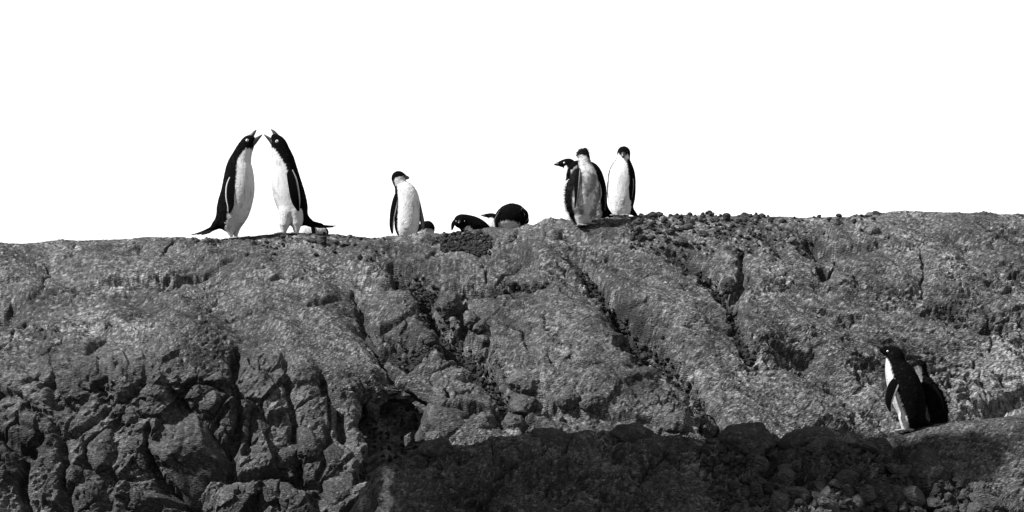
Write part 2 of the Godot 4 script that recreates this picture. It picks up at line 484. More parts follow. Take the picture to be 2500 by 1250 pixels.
func rock_sheet(which: String) -> Sheet:
	var s := Sheet.new()
	var hill := which == "hill"
	s.step = 2.7 if hill else 3.0
	s.px0 = -220.0 if hill else 640.0
	s.cols = int((2720.0 - s.px0) / s.step)
	var z_back := PackedFloat32Array()
	var back := 60 if hill else 40
	for i in back:
		var f := 1.0 - float(i) / back
		s.q_rows.append(0.0)
		z_back.append(-(1.7 if hill else 0.9) * pow(f, 1.4))
	s.front = back
	var a := 0.06 if hill else 0.035
	var q := 0.0
	var k := 0
	while q < (810.0 if hill else 400.0):
		s.q_rows.append(q)
		k += 1
		q = pow(0.2 * k, 2.0) if 0.08 * k < s.step else q + s.step
	s.rows = s.q_rows.size()
	var jag := noise_of(0.012, 4, 120)
	for i in s.cols:
		var x := s.px0 + i * s.step
		s.crest.append(table(crest_hill if hill else crest_shore, x) + (0.0 if hill else 8.0 * jag.get_noise_1d(x) * (1.0 - smoothstep(2080.0, 2180.0, x))))
	var total := s.rows * s.cols
	var base := PackedVector3Array()
	base.resize(total)
	for r in s.rows:
		for i in s.cols:
			var px := s.px0 + i * s.step
			var py := s.crest[i] + s.q_rows[r]
			var z: float
			if r < back:
				var drop := pow(z_back[r] / a, 2.0)
				py = s.crest[i] + minf(drop, 420.0 + (drop - 420.0) * 0.4 if drop > 420.0 else drop)
				z = (0.0 if hill else table(depth_shore, px)) + z_back[r]
			else:
				z = hill_z(px, py, s.q_rows[r]) if hill else shore_z(px, py, s.q_rows[r])
			base[r * s.cols + i] = world(px, py, z)
	# how the rock lies: two warps for ragged joints, then the relief
	var n_warp := noise_of(7.0, 3, 101)
	var n_warp2 := noise_of(7.0, 3, 102)
	var n_big := noise_of(1.1, 2, 103)
	var n_chip := noise_of(1.0, 1, 114, FastNoiseLite.TYPE_CELLULAR)
	n_chip.cellular_return_type = FastNoiseLite.RETURN_DISTANCE2_SUB
	var n_layer := noise_of(1.0, 2, 115)
	var n_seam := noise_of(1.0, 2, 112)
	var n_hole := noise_of(11.0, 2, 113)
	var n_sweep := noise_of(1.0, 2, 110)
	var n_patch := noise_of(2.6, 3, 111)
	var n_mid := noise_of(4.5, 3, 104)
	var n_streak := noise_of(1.0, 3, 105)
	var n_fine := noise_of(26.0, 4, 106)
	n_fine.fractal_type = FastNoiseLite.FRACTAL_RIDGED
	var n_tone := noise_of(1.6, 4, 107)
	var n_fleck := noise_of(1.0, 3, 108)
	var n_spot := noise_of(45.0, 2, 109)
	var wx := PackedFloat32Array()
	var wy := PackedFloat32Array()
	var dig := PackedFloat32Array()
	var worn := PackedFloat32Array()
	wx.resize(total)
	wy.resize(total)
	dig.resize(total)
	worn.resize(total)
	for i in total:
		var p := base[i]
		var calm := 1.0
		if hill:  # joints between blocks run straight
			var col := s.px0 + (i % s.cols) * s.step
			calm = lerpf(0.4, 1.0, maxf(smoothstep(850.0, 1000.0, col), 1.0 - smoothstep(200.0, 290.0, s.q_rows[i / s.cols])))
		wx[i] = 19.0 * calm * n_warp.get_noise_3dv(p)
		wy[i] = 19.0 * calm * n_warp2.get_noise_3dv(p) * (clampf(s.q_rows[i / s.cols] / 250.0, 0.25, 1.0) if hill else 1.0)
	var hair := fissures(hill)
	carve(s, hair, 1.0, 1.0, wx, wy, dig, worn)
	carve(s, cracks_hill if hill else cracks_shore, 1.12 if hill else 1.3, 1.3 if hill else 1.8, wx, wy, dig, worn)
	s.v.resize(total)
	s.n.resize(total)
	var color := PackedColorArray()
	color.resize(total)
	for r in s.rows:
		for i in s.cols:
			var at := r * s.cols + i
			var p := base[at]
			var px := s.px0 + i * s.step
			var py := s.crest[i] + s.q_rows[r]
			var i0 := maxi(i - 1, 0)
			var i1 := mini(i + 1, s.cols - 1)
			var r0 := maxi(r - 1, 0)
			var r1 := mini(r + 1, s.rows - 1)
			var up := (base[r1 * s.cols + i] - base[r0 * s.cols + i]).cross(base[r * s.cols + i1] - base[r * s.cols + i0]).normalized()
			var along := p.z * 0.75 - p.y * 0.65
			var turn := 0.42 if hill else 0.15
			if hill and px < 700.0:
				turn = lerpf(0.05, 0.42, smoothstep(350.0, 700.0, px))
			var ct := cos(turn)
			var st := sin(turn)
			var mid2 := wx[at] / 19.0
			var su := p.x * ct + along * st + 0.02 * mid2
			var sv := -p.x * st + along * ct + 0.035 * mid2
			var streak := n_streak.get_noise_3d(su * 5.5, sv * 24.0, p.y * 4.0)
			var fine := n_fine.get_noise_3dv(p)
			var mid := n_mid.get_noise_3dv(p)
			var broken := 0.0  # how shattered the rock is here
			if hill:
				broken = smoothstep(800.0, 890.0, py - 0.06 * absf(px - 350.0) + 40.0 * mid) * (1.0 - smoothstep(600.0, 960.0, px - 0.75 * (py - 900.0) + 60.0 * mid))
				broken = maxf(broken, 0.55 * smoothstep(880.0, 960.0, py) * smoothstep(1150.0, 1250.0, px) * (1.0 - smoothstep(1650.0, 1800.0, px)))
				broken = maxf(broken, 0.3 * smoothstep(900.0, 1000.0, px) * (1.0 - smoothstep(1500.0, 1900.0, px)) * smoothstep(650.0, 760.0, py))
				broken = maxf(broken, 0.25 * (1.0 - smoothstep(20.0, 120.0, s.q_rows[r])))
			else:
				broken = 0.6 + 0.35 * smoothstep(1650.0, 1850.0, px) * smoothstep(-20.0, 30.0, py - 1075.0 - (px - 2230.0) * 0.68)
				if px > 2200.0:
					broken *= 1.0 - 0.85 * smoothstep(-20.0, 20.0, (px - 2230.0) * 0.68 + 1075.0 - py)
			# flat-lying rock is worn smooth, steep faces are torn
			var steep := clampf(up.z * 1.25, 0.3, 1.0)
			if hill and r >= back:
				steep = maxf(steep, 0.65 * (1.0 - smoothstep(0.0, 60.0, s.q_rows[r])))
			var low := (0.3 + 0.7 * smoothstep(0.0, 90.0, s.q_rows[r])) if r >= back else 0.3
			var polish := 0.0  # slabs that the ice left smooth
			if hill:
				for e: Vector4 in slabs:
					var ex := (px - e.x + 0.6 * wx[at]) / e.z
					var ey := (py - e.y + 0.6 * wy[at]) / e.w
					polish = maxf(polish, exp(-ex * ex - ey * ey))
			var patchy := smoothstep(-0.25, 0.3, n_patch.get_noise_3dv(p) + 0.03 - 0.55 * polish)
			var sweep := n_sweep.get_noise_3d((p.x * 0.62 + along * 0.78) * 0.8, (p.x * 0.78 - along * 0.62) * 2.6, 0.0)
			var h := low * (0.04 * n_big.get_noise_3dv(p) + (0.07 * sweep * (1.0 - 0.6 * broken) if hill else 0.0))
			var whole := 1.0 - broken  # broken blocks keep plain faces
			if hill:
				h += steep * (lerpf(0.012, 0.03, patchy) * (1.0 - 0.7 * broken) * mid + lerpf(0.013, 0.005, broken) * streak + lerpf(0.004, 0.010, patchy) * (1.0 - 0.5 * broken) * fine)
			else:
				var sleek := smoothstep(2200.0, 2260.0, px) * smoothstep(-25.0, 25.0, (px - 2230.0) * 0.68 + 1075.0 - py)
				patchy *= 1.0 - 0.9 * sleek
				h += steep * (lerpf(0.06, 0.02, sleek) * mid + 0.008 * streak + lerpf(0.02, 0.008, sleek) * fine)
			# thin sheets of the rock's layering, and chips broken from them
			var lay := n_layer.get_noise_3d(su * 1.6, sv * 5.0, p.y * 2.0) * 4.0
			h += steep * (0.004 + 0.010 * patchy) * (floorf(lay) + smoothstep(0.85, 1.0, lay - floorf(lay))) * whole
			h += steep * lerpf(0.006, 0.014, patchy) * (1.0 - 0.3 * broken) * n_chip.get_noise_3d(su * 13.0, sv * 34.0, p.y * 14.0)
			if broken > 0.04:
				var fx := px + 0.35 * py + wx[at] * 0.12
				var fy := py + wy[at] * 0.12
				var big := smoothstep(880.0, 980.0, py) if hill and px < 1000.0 else 0.5
				var f1 := facet(fx * 0.82 + fy * 0.5, fy * 0.8 - fx * 0.4, 105.0, 1 if hill else 5)
				var f2 := facet(fx * 0.9 - fy * 0.4, fy * 0.9 + fx * 0.3, 41.0, 2)
				var f3 := facet(fx, fy, 17.0, 3)
				h += steep * broken * (0.16 * big * f1.x + lerpf(0.075, 0.04, big) * f2.x + 0.02 * f3.x)
			h -= worn[at] * (1.0 - 0.5 * broken)
			if hill and r >= back:  # broken slabs along the skyline
				h += 0.02 * jag.get_noise_2d(px * 2.0, p.z * 300.0) * exp(-s.q_rows[r] / 30.0)
			# pits and short open seams along the grain
			var seam := n_seam.get_noise_3d(su * 7.0, sv * 27.0, p.y * 5.0)
			h -= (steep * lerpf(0.007, 0.034, patchy) * (1.0 - 0.8 * broken) if hill else lerpf(0.012, 0.05, patchy)) * smoothstep(0.22, 0.5, seam + 0.25 * mid)
			var hole := n_hole.get_noise_3dv(p)
			h -= steep * 0.024 * patchy * (1.0 - 0.6 * broken) * smoothstep(0.3, 0.55, hole + 0.2 * mid)
			var cut := dig[at]
			if cut > 0.0:
				h -= cut * (1.0 + 0.25 * mid) * (1.0 - 0.35 * broken)
			else:
				h -= cut
			s.v[at] = p + up * h
			# colour: grey gneiss, pale flecks along its grain, dark lichen, dark grit in the joints
			var tone := n_tone.get_noise_3dv(p)
			var fleck := n_fleck.get_noise_3d(su * 10.0, sv * 46.0, p.y * 7.0)
			var spot := n_spot.get_noise_3dv(p)
			var thread := n_fleck.get_noise_3d(su * 16.0 + 40.0, sv * 84.0, p.y * 12.0)
			var al := 0.08 * (1.0 + 0.75 * tone)
			al *= 1.0 + 0.9 * streak * (1.0 - broken)
			al += 0.27 * smoothstep(0.1, 0.44, fleck + 0.35 * tone) * (1.0 - 0.6 * broken) * (0.35 + 0.65 * patchy)
			al += 0.2 * smoothstep(0.18, 0.5, thread + 0.2 * tone) * (1.0 - 0.5 * broken)
			al *= 1.0 - 0.62 * smoothstep(0.1, 0.42, -spot + 0.4 * tone - 0.1) * (1.0 - 0.4 * broken)
			if hill:
				var ex := (px - 2380.0) / 170.0
				var ey := (py - 900.0) / 130.0
				al += 0.14 * exp(-ex * ex - ey * ey) * smoothstep(-0.25, 0.3, spot + 0.6 * tone)
				# droppings run down in pale threads below the nests
				var ux := (px - 1170.0) / 190.0
				var uy := (py - 625.0) / 70.0
				al += 0.1 * exp(-ux * ux - uy * uy) * smoothstep(0.12, 0.45, n_fleck.get_noise_3d(p.x * 46.0, along * 7.0, 5.0) + 0.2 * tone)
			else:
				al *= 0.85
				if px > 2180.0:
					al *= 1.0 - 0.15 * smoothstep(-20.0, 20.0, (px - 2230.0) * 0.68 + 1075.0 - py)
				var gu := absf(px - 945.0 - 0.12 * (1200.0 - py) + 1.4 * wx[at] + 8.0 * spot)
				al += 0.6 * (1.0 - smoothstep(4.0, 17.0, gu)) * smoothstep(1120.0, 1180.0, py) * smoothstep(-0.35, 0.25, spot + tone + 0.25)
				gu = absf(px - 870.0 + 1.5 * wx[at])
				al += 0.2 * (1.0 - smoothstep(8.0, 22.0, gu)) * smoothstep(-0.3, 0.3, spot + tone)
			al = clampf(al, 0.015, 0.6)
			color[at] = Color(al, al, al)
	var idx := PackedInt32Array()
	idx.resize((s.rows - 1) * (s.cols - 1) * 6)
	k = 0
	for r in s.rows:
		for i in s.cols:
			var i0 := maxi(i - 1, 0)
			var i1 := mini(i + 1, s.cols - 1)
			var r0 := maxi(r - 1, 0)
			var r1 := mini(r + 1, s.rows - 1)
			var at := r * s.cols + i
			s.n[at] = (s.v[r1 * s.cols + i] - s.v[r0 * s.cols + i]).cross(s.v[r * s.cols + i1] - s.v[r * s.cols + i0]).normalized()
			if r < s.rows - 1 and i < s.cols - 1:
				idx[k] = at
				idx[k + 1] = at + 1
				idx[k + 2] = at + s.cols
				idx[k + 3] = at + 1
				idx[k + 4] = at + s.cols + 1
				idx[k + 5] = at + s.cols
				k += 6
	s.color = color
	s.idx = idx
	return s


func lay_sheet(s: Sheet, which: String) -> void:
	var hill := which == "hill"
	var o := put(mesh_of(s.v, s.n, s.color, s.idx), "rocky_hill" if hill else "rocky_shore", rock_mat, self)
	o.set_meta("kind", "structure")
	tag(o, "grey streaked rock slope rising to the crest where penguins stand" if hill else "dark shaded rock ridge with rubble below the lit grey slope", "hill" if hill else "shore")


func surroundings() -> void:
	var plane := PlaneMesh.new()
	plane.size = Vector2(3000, 3000)
	var o := put(plane, "sea", sea_mat, self)
	o.position.y = -3.1
	o.set_meta("kind", "structure")
	tag(o, "dark calm sea around the foot of the rocks", "sea")
	# a tall stack of rock beside the ridge: the shade over the ridge is its shadow
	var v := PackedVector3Array()
	var color := PackedColorArray()
	var idx := PackedInt32Array()
	var rough := noise_of(0.6, 4, 401)
	var lay := noise_of(4.0, 3, 402)
	var nu := 90
	var nw := 70
	for i in nu + 1:
		var z := lerpf(1.6, 7.2, float(i) / nu)
		var top := -0.75 + 2.55 * (minf(z, 5.75) - 2.7)
		top = maxf(top, -0.2) + 0.25 * rough.get_noise_2d(z * 4.0, 3.0)
		if z > 6.0:
			top -= 9.0 * (z - 6.0)
		if z < 2.3:
			top -= 3.0 * (2.3 - z)
		for k in nw + 1:
			var f := 2.0 * k / nw - 1.0  # from the foot on the near side over the top to the far foot
			var x := -4.7 + (1.0 * f if f > 0.0 else 4.0 * f)
			var y := lerpf(top, -3.6, pow(absf(f), 1.5))
			var p := Vector3(x, y, z)
			var d := 0.2 * rough.get_noise_3dv(p * 2.0) * smoothstep(0.0, 0.3, absf(f)) + 0.05 * lay.get_noise_3dv(p)
			v.append(p + Vector3(signf(f) * d, 0, d))
			var al := 0.09 * (1.0 + 0.6 * lay.get_noise_3dv(p * 0.7))
			color.append(Color(al, al, al))
	for i in nu:
		for k in nw:
			var a := i * (nw + 1) + k
			idx.append_array([a, a + 1, a + nw + 1, a + 1, a + nw + 2, a + nw + 1])
	var cliff := put(mesh_of(v, smooth_normals(v, idx), color, idx), "rock_stack", rock_mat, self)
	tag(cliff, "tall rock stack beside the dark ridge, its shadow lying over the ridge", "rock")


# ---------------------------------------------------------------- loose rock
var ball_v := {}
var ball_i := {}


func ball(n: int) -> void:  # a cube blown up to a sphere, its edges welded
	if ball_v.has(n):
		return
	var v := PackedVector3Array()
	var idx := PackedInt32Array()
	var known := {}
	for f in 6:
		var grid := []
		for j in n + 1:
			for i in n + 1:
				var a := tan((2.0 * i / n - 1.0) * PI / 4.0)
				var b := tan((2.0 * j / n - 1.0) * PI / 4.0)
				var p: Vector3 = [Vector3(1, b, -a), Vector3(-1, b, a), Vector3(a, 1, -b), Vector3(a, -1, b), Vector3(a, b, 1), Vector3(-a, b, -1)][f]
				p = p.normalized()
				var key := Vector3i((p * 4096.0).round())
				if not known.has(key):
					known[key] = v.size()
					v.append(p)
				grid.append(known[key])
		for j in n:
			for i in n:
				var g: int = j * (n + 1) + i
				idx.append_array([grid[g], grid[g + n + 1], grid[g + 1], grid[g + 1], grid[g + n + 1], grid[g + n + 2]])
	ball_v[n] = v
	ball_i[n] = idx


func rock_radius(dir: Vector3, planes: Array, power: float) -> float:
	var sum := 0.0
	for p: Array in planes:
		var d: float = dir.dot(p[0])
		if d > 0.0:
			sum += pow(d / p[1], power)
	return pow(sum, -1.0 / power)


var b_mid := noise_of(9.0, 3, 201)
var b_fine := noise_of(26.0, 4, 202)
var b_fleck := noise_of(24.0, 3, 203)
var b_tone := noise_of(5.0, 3, 204)


func boulder(s: Sheet, crop: Array, flat: Array, label: String, bulge := 0.6, sink := 0.1, tone := 1.0, tilt := Vector2(0, 0)) -> void:
	var pts := PackedVector2Array()
	for i in range(0, flat.size(), 2):
		pts.append(Vector2(crop[0] + flat[i] / crop[2], crop[1] + flat[i + 1] / crop[2]))
	var mid := Vector2.ZERO
	for p in pts:
		mid += p / pts.size()
	var at := s.at(mid.x, mid.y)
	var z := s.v[at].z
	var c := world(mid.x, mid.y, z)
	var loc := PackedVector2Array()
	var area := 0.0
	for p in pts:
		var w := world(p.x, p.y, z) - c
		loc.append(Vector2(w.x, w.y))
	for i in loc.size():
		area += loc[i].cross(loc[(i + 1) % loc.size()]) * 0.5
	var size := sqrt(absf(area) / PI)
	var planes := []
	for i in loc.size():
		var a := loc[i]
		var b := loc[(i + 1) % loc.size()]
		var e := (b - a).normalized()
		var n := Vector2(e.y, -e.x)
		if n.dot(a) < 0.0:
			n = -n
		planes.append([Vector3(n.x, n.y, rng.randf_range(0.15, 0.55)).normalized(), maxf(n.dot(a), size * 0.3)])
	for i in 4:
		var t := Vector2(rng.randf_range(-0.55, 0.55), rng.randf_range(-0.25, 0.6)) + tilt
		planes.append([Vector3(t.x, t.y, 1.0).normalized(), size * bulge * rng.randf_range(0.85, 1.15)])
	planes.append([Vector3(0, -0.2, -1).normalized(), size * 0.9])
	for i in 9:
		var dir := Vector3(rng.randf_range(-1, 1), rng.randf_range(-0.8, 1), rng.randf_range(0.1, 1)).normalized()
		planes.append([dir, rock_radius(dir, planes, 16.0) * rng.randf_range(0.86, 0.96)])
	ball(26)
	var unit: PackedVector3Array = ball_v[26]
	var v := PackedVector3Array()
	v.resize(unit.size())
	var color := PackedColorArray()
	color.resize(unit.size())
	for i in unit.size():
		var d := unit[i]
		var r := rock_radius(d, planes, 26.0)
		var p := d * r
		var g := p + c
		var m := b_mid.get_noise_3dv(g)
		var f := b_fine.get_noise_3dv(g)
		p += d * (size * 0.1 * m + 0.011 * f)
		v[i] = p
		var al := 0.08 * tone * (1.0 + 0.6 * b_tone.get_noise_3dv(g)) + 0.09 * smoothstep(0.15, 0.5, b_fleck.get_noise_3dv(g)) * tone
		color[i] = Color(al, al, al)
	var idx: PackedInt32Array = ball_i[26]
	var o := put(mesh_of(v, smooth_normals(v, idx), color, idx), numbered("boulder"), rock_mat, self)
	o.position = c + s.n[at] * (0.04 - sink) * size if s.px0 < 0.0 else c - s.n[at] * (0.2 + sink) * size
	tag(o, label, "boulder", "boulders of the rock slope" if s.px0 < 0.0 else "crags of the dark ridge")


func boulders(s: Sheet, shore: Sheet) -> void:
	var c1 := [0.0, 780.0, 2.66]
	var c2 := [500.0, 780.0, 2.66]
	var c3 := [900.0, 560.0, 4.167]
	var c4 := [1000.0, 820.0, 2.907]
	var c6 := [1540.0, 490.0, 4.81]
	boulder(s, c1, [840, 515, 1010, 425, 1110, 485, 1290, 660, 1400, 830, 1500, 1010, 1420, 1130, 1270, 1210, 1130, 1130, 1000, 1000, 968, 800], "largest wedge-shaped boulder, pointed top, leaning in the broken cliff", 0.55, 0.2, 0.9, Vector2(-0.15, 0.2))
	boulder(s, c1, [545, 720, 640, 640, 740, 620, 775, 690, 780, 790, 800, 900, 770, 980, 760, 1060, 660, 1095, 610, 1000, 500, 910, 480, 820], "broad pale-faced block beside the largest wedge-shaped boulder", 0.6, 0.1, 1.0, Vector2(-0.2, 0.1))
	boulder(s, c1, [780, 720, 870, 690, 945, 755, 965, 870, 950, 980, 840, 1010, 790, 960, 795, 810], "square block with dark face wedged between broad block and largest boulder", 0.4, 0.25, 0.75, Vector2(0.1, -0.1))
	boulder(s, c1, [790, 600, 860, 575, 920, 620, 880, 690, 820, 690, 785, 650], "small rounded block jammed above the dark-faced square block", 0.7, 0.0, 1.0)
	boulder(s, c1, [735, 570, 790, 565, 800, 610, 750, 620], "smallest cube of stone perched in the joint above broad block", 0.8, -0.2, 0.9)
	boulder(s, c1, [640, 400, 800, 325, 910, 340, 900, 400, 850, 470, 800, 530, 720, 550, 690, 480], "overhanging block with shadowed underside above the cliff joint", 0.6, 0.2, 1.0, Vector2(-0.1, 0.3))
	boulder(s, c1, [1195, 500, 1290, 390, 1420, 400, 1460, 560, 1370, 700, 1260, 610], "diamond-shaped pitted block above the long diagonal joint", 0.5, 0.25, 1.05, Vector2(-0.1, 0.2))
	boulder(s, c1, [1380, 700, 1470, 590, 1530, 580, 1530, 700, 1470, 800], "triangular slab hanging under the diamond-shaped block", 0.4, 0.2, 0.8, Vector2(0.1, 0))
	boulder(s, c1, [420, 860, 490, 850, 520, 960, 520, 1130, 470, 1170, 420, 1110], "tall dark slab standing under the broad pale-faced block", 0.5, 0.1, 0.75)
	boulder(s, c1, [530, 1090, 600, 1000, 650, 1090, 650, 1150, 580, 1200, 540, 1150], "rounded dark block between tall slab and ledge at cliff foot", 0.6, 0.1, 0.8)
	boulder(s, c1, [670, 1110, 800, 1060, 980, 1110, 1100, 1180, 1200, 1260, 800, 1290, 680, 1200], "wide flat slab at the cliff foot under the largest boulder", 0.4, 0.0, 0.75, Vector2(0, 0.25))
	boulder(s, c2, [140, 1080, 200, 1065, 215, 1130, 190, 1200, 130, 1180], "upright pale chip of rock at the foot of largest boulder", 0.7, -0.2, 0.95)
	boulder(s, c2, [345, 575, 400, 570, 480, 690, 470, 780, 400, 840, 325, 830, 330, 700], "smooth plain slab face standing in the shaded cliff", 0.3, 0.3, 0.95, Vector2(-0.2, 0.1))
	boulder(s, c2, [440, 880, 500, 760, 590, 770, 600, 960, 560, 1030, 450, 1020, 390, 950], "bulky buttress block below the smooth plain slab face", 0.5, 0.1, 0.8)
	boulder(s, c2, [610, 720, 680, 700, 750, 780, 750, 870, 700, 1020, 610, 1000], "tall cliff block with lit cap and shaded foot", 0.5, 0.1, 0.85, Vector2(0, 0.1))
	boulder(s, c2, [800, 860, 850, 830, 900, 900, 895, 1030, 830, 1040, 805, 940], "narrow shaded cliff block beside the dark hollow", 0.5, 0.1, 0.8)
	boulder(s, c2, [865, 590, 905, 565, 940, 610, 905, 640, 875, 630], "little pale chip stuck high in the dome's edge", 0.8, -0.1, 1.3)
	boulder(s, c2, [1050, 510, 1110, 500, 1130, 580, 1125, 670, 1070, 680, 1050, 600], "hanging slab at the brink of the dark hollow", 0.5, 0.2, 0.95)
	boulder(s, c2, [360, 1100, 420, 1050, 500, 1110, 490, 1180, 400, 1230, 340, 1160], "rounded shaded boulder among the fallen blocks at cliff foot", 0.7, -0.1, 0.85)
	boulder(s, c2, [500, 1100, 560, 1110, 600, 1150, 570, 1230, 510, 1260, 490, 1180], "angular fallen block next to rounded shaded boulder", 0.6, 0.0, 0.85)
	boulder(s, c2, [270, 1090, 340, 1060, 355, 1110, 310, 1150, 275, 1130], "small fallen block with lit top beside rounded shaded boulder", 0.7, -0.1, 1.0)
	boulder(s, c2, [800, 1090, 930, 1050, 965, 1150, 900, 1260, 810, 1250], "fallen block lying against the dark ridge's white-streaked end", 0.5, 0.0, 0.9)
	boulder(s, c2, [1305, 770, 1340, 745, 1350, 820, 1300, 830], "small pale upright stone in the dark hollow's mouth", 0.8, -0.3, 1.4)
	boulder(s, c4, [65, 550, 150, 500, 300, 530, 420, 600, 430, 700, 300, 740, 130, 740, 40, 720, 40, 640], "round-backed boulder with dark mossy front by the hollow", 0.6, 0.2, 0.95, Vector2(-0.1, 0.3))
	boulder(s, c4, [130, 740, 170, 700, 240, 690, 290, 740, 280, 790, 130, 780], "pale rounded stone tucked under the round-backed boulder", 0.8, -0.3, 1.35)
	boulder(s, c4, [450, 590, 520, 560, 600, 590, 610, 680, 520, 720, 440, 700], "blocky boulder next to round-backed one above dark ridge", 0.6, 0.05, 1.1)
	boulder(s, c4, [630, 600, 720, 570, 800, 590, 825, 640, 790, 680, 660, 690], "low cracked boulder ending the row above dark ridge", 0.6, 0.05, 1.05)
	boulder(s, c4, [665, 290, 730, 250, 840, 265, 940, 300, 985, 390, 940, 460, 860, 440, 720, 370], "long pale boulder lying beside the central gully's lower end", 0.6, 0.1, 1.25)
	boulder(s, c4, [710, 460, 780, 435, 880, 460, 930, 490, 850, 560, 770, 540], "flat boulder below the long pale boulder in the gully", 0.6, 0.0, 1.2)
	boulder(s, c4, [1055, 440, 1110, 390, 1200, 350, 1230, 400, 1210, 480, 1160, 520, 1090, 500], "smooth egg-shaped boulder beside a split one", 0.75, -0.1, 1.2)
	boulder(s, c4, [1230, 460, 1310, 405, 1375, 440, 1380, 530, 1300, 540, 1240, 510], "split boulder with a dark crack beside egg-shaped one", 0.7, -0.1, 1.2)
	boulder(s, c4, [1770, 660, 1830, 580, 1940, 545, 2050, 620, 2040, 700, 1900, 710, 1780, 690], "large angular boulder above dark ridge at second gully's foot", 0.7, -0.1, 1.1, Vector2(-0.2, 0.2))
	boulder(s, c4, [2030, 560, 2080, 530, 2115, 600, 2060, 640], "pale pointed stone at the second gully's foot", 0.7, -0.1, 1.3)
	boulder(s, c4, [2065, 640, 2120, 600, 2165, 650, 2150, 720, 2060, 730], "cracked block under the pale pointed stone", 0.6, -0.1, 1.0)
	boulder(s, c3, [500, 130, 580, 20, 720, 10, 770, 90, 740, 170, 640, 210, 520, 210], "rounded crest boulder in front of the lone juvenile penguin", 0.8, 0.2, 1.0)
	boulder(s, c3, [1165, 90, 1230, 30, 1450, 0, 1620, 20, 1700, 110, 1640, 180, 1450, 215, 1250, 205], "broad crest hump streaked with pale droppings below lying penguins", 0.8, 0.25, 1.2)
	boulder(s, c3, [740, 680, 800, 640, 890, 670, 940, 780, 900, 880, 780, 890, 720, 790], "round knob of rock standing in the central gully", 0.8, 0.0, 0.95)
	boulder(s, c3, [980, 930, 1010, 840, 1100, 860, 1090, 950, 1040, 1010, 980, 1000], "pale knob on the central gully's bank", 0.8, 0.0, 1.15)
	boulder(s, c3, [1070, 1000, 1120, 940, 1190, 950, 1210, 1030, 1120, 1050], "small rounded stone beside the pale knob", 0.8, 0.0, 1.1)
	boulder(s, c3, [1150, 1110, 1200, 1080, 1230, 1160, 1180, 1170], "lone pale stone lying on dark rubble in central gully", 0.8, -0.3, 1.3)
	boulder(s, c3, [1830, 50, 1880, 15, 1950, 40, 1960, 110, 1890, 150, 1830, 110], "light-coloured crest rock just below the downy chick", 0.7, 0.1, 1.4)
	boulder(s, c6, [1090, 960, 1150, 900, 1220, 920, 1260, 1040, 1200, 1090, 1110, 1070], "dark rounded rock plugging the third gully", 0.8, -0.1, 0.8)
	var d0 := [0.0, 0.0, 1.0]
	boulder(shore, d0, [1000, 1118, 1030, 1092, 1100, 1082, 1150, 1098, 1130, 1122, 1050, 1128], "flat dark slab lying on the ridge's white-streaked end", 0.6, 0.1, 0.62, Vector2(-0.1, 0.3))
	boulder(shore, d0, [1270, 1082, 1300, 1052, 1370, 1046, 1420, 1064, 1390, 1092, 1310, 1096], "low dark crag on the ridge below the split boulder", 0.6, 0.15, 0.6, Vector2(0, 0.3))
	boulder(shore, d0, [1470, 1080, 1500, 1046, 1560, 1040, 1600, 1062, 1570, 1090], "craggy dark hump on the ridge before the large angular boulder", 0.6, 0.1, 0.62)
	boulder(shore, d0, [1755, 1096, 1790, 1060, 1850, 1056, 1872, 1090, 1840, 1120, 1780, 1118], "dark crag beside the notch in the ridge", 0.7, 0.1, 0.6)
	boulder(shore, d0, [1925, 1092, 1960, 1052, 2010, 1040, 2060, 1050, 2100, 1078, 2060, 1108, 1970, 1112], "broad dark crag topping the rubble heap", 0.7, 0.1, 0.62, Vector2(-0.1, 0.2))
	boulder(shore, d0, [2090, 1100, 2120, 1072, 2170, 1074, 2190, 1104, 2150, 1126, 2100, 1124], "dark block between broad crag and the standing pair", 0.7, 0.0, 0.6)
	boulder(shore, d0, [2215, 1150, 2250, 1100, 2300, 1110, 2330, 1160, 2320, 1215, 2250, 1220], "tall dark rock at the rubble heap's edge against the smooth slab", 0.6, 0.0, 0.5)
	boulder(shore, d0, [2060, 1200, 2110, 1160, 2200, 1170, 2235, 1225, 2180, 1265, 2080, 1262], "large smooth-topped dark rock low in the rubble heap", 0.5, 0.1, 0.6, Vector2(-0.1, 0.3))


func stone_mesh(sd: int, shade := 0.0) -> ArrayMesh:
	var r := RandomNumberGenerator.new()
	r.seed = sd
	var planes := []
	for i in 8:
		planes.append([Vector3(r.randfn(), r.randfn(), r.randfn()).normalized(), r.randf_range(0.45, 0.9)])
	ball(4)
	var unit: PackedVector3Array = ball_v[4]
	var p := PackedVector3Array()
	var shape := Vector3(r.randf_range(0.9, 1.3), r.randf_range(0.55, 0.95), r.randf_range(0.75, 1.1))
	for d in unit:
		p.append(d * minf(rock_radius(d, planes, 40.0), 1.15) * shape)
	var v := PackedVector3Array()
	var idx := PackedInt32Array()
	for i: int in ball_i[4]:
		idx.append(v.size())
		v.append(p[i])
	var color := PackedColorArray()
	color.resize(v.size())
	var al := r.randf_range(0.04, 0.1)
	if sd % 7 == 0:
		al = 0.15
	if shade > 0.0:
		al = shade
	color.fill(Color(al, al, al))
	return mesh_of(v, smooth_normals(v, idx), color, idx)


func turned() -> Basis:
	return Basis(Vector3.UP, rng.randf() * TAU) * Basis(Vector3.RIGHT, rng.randfn() * 0.35)


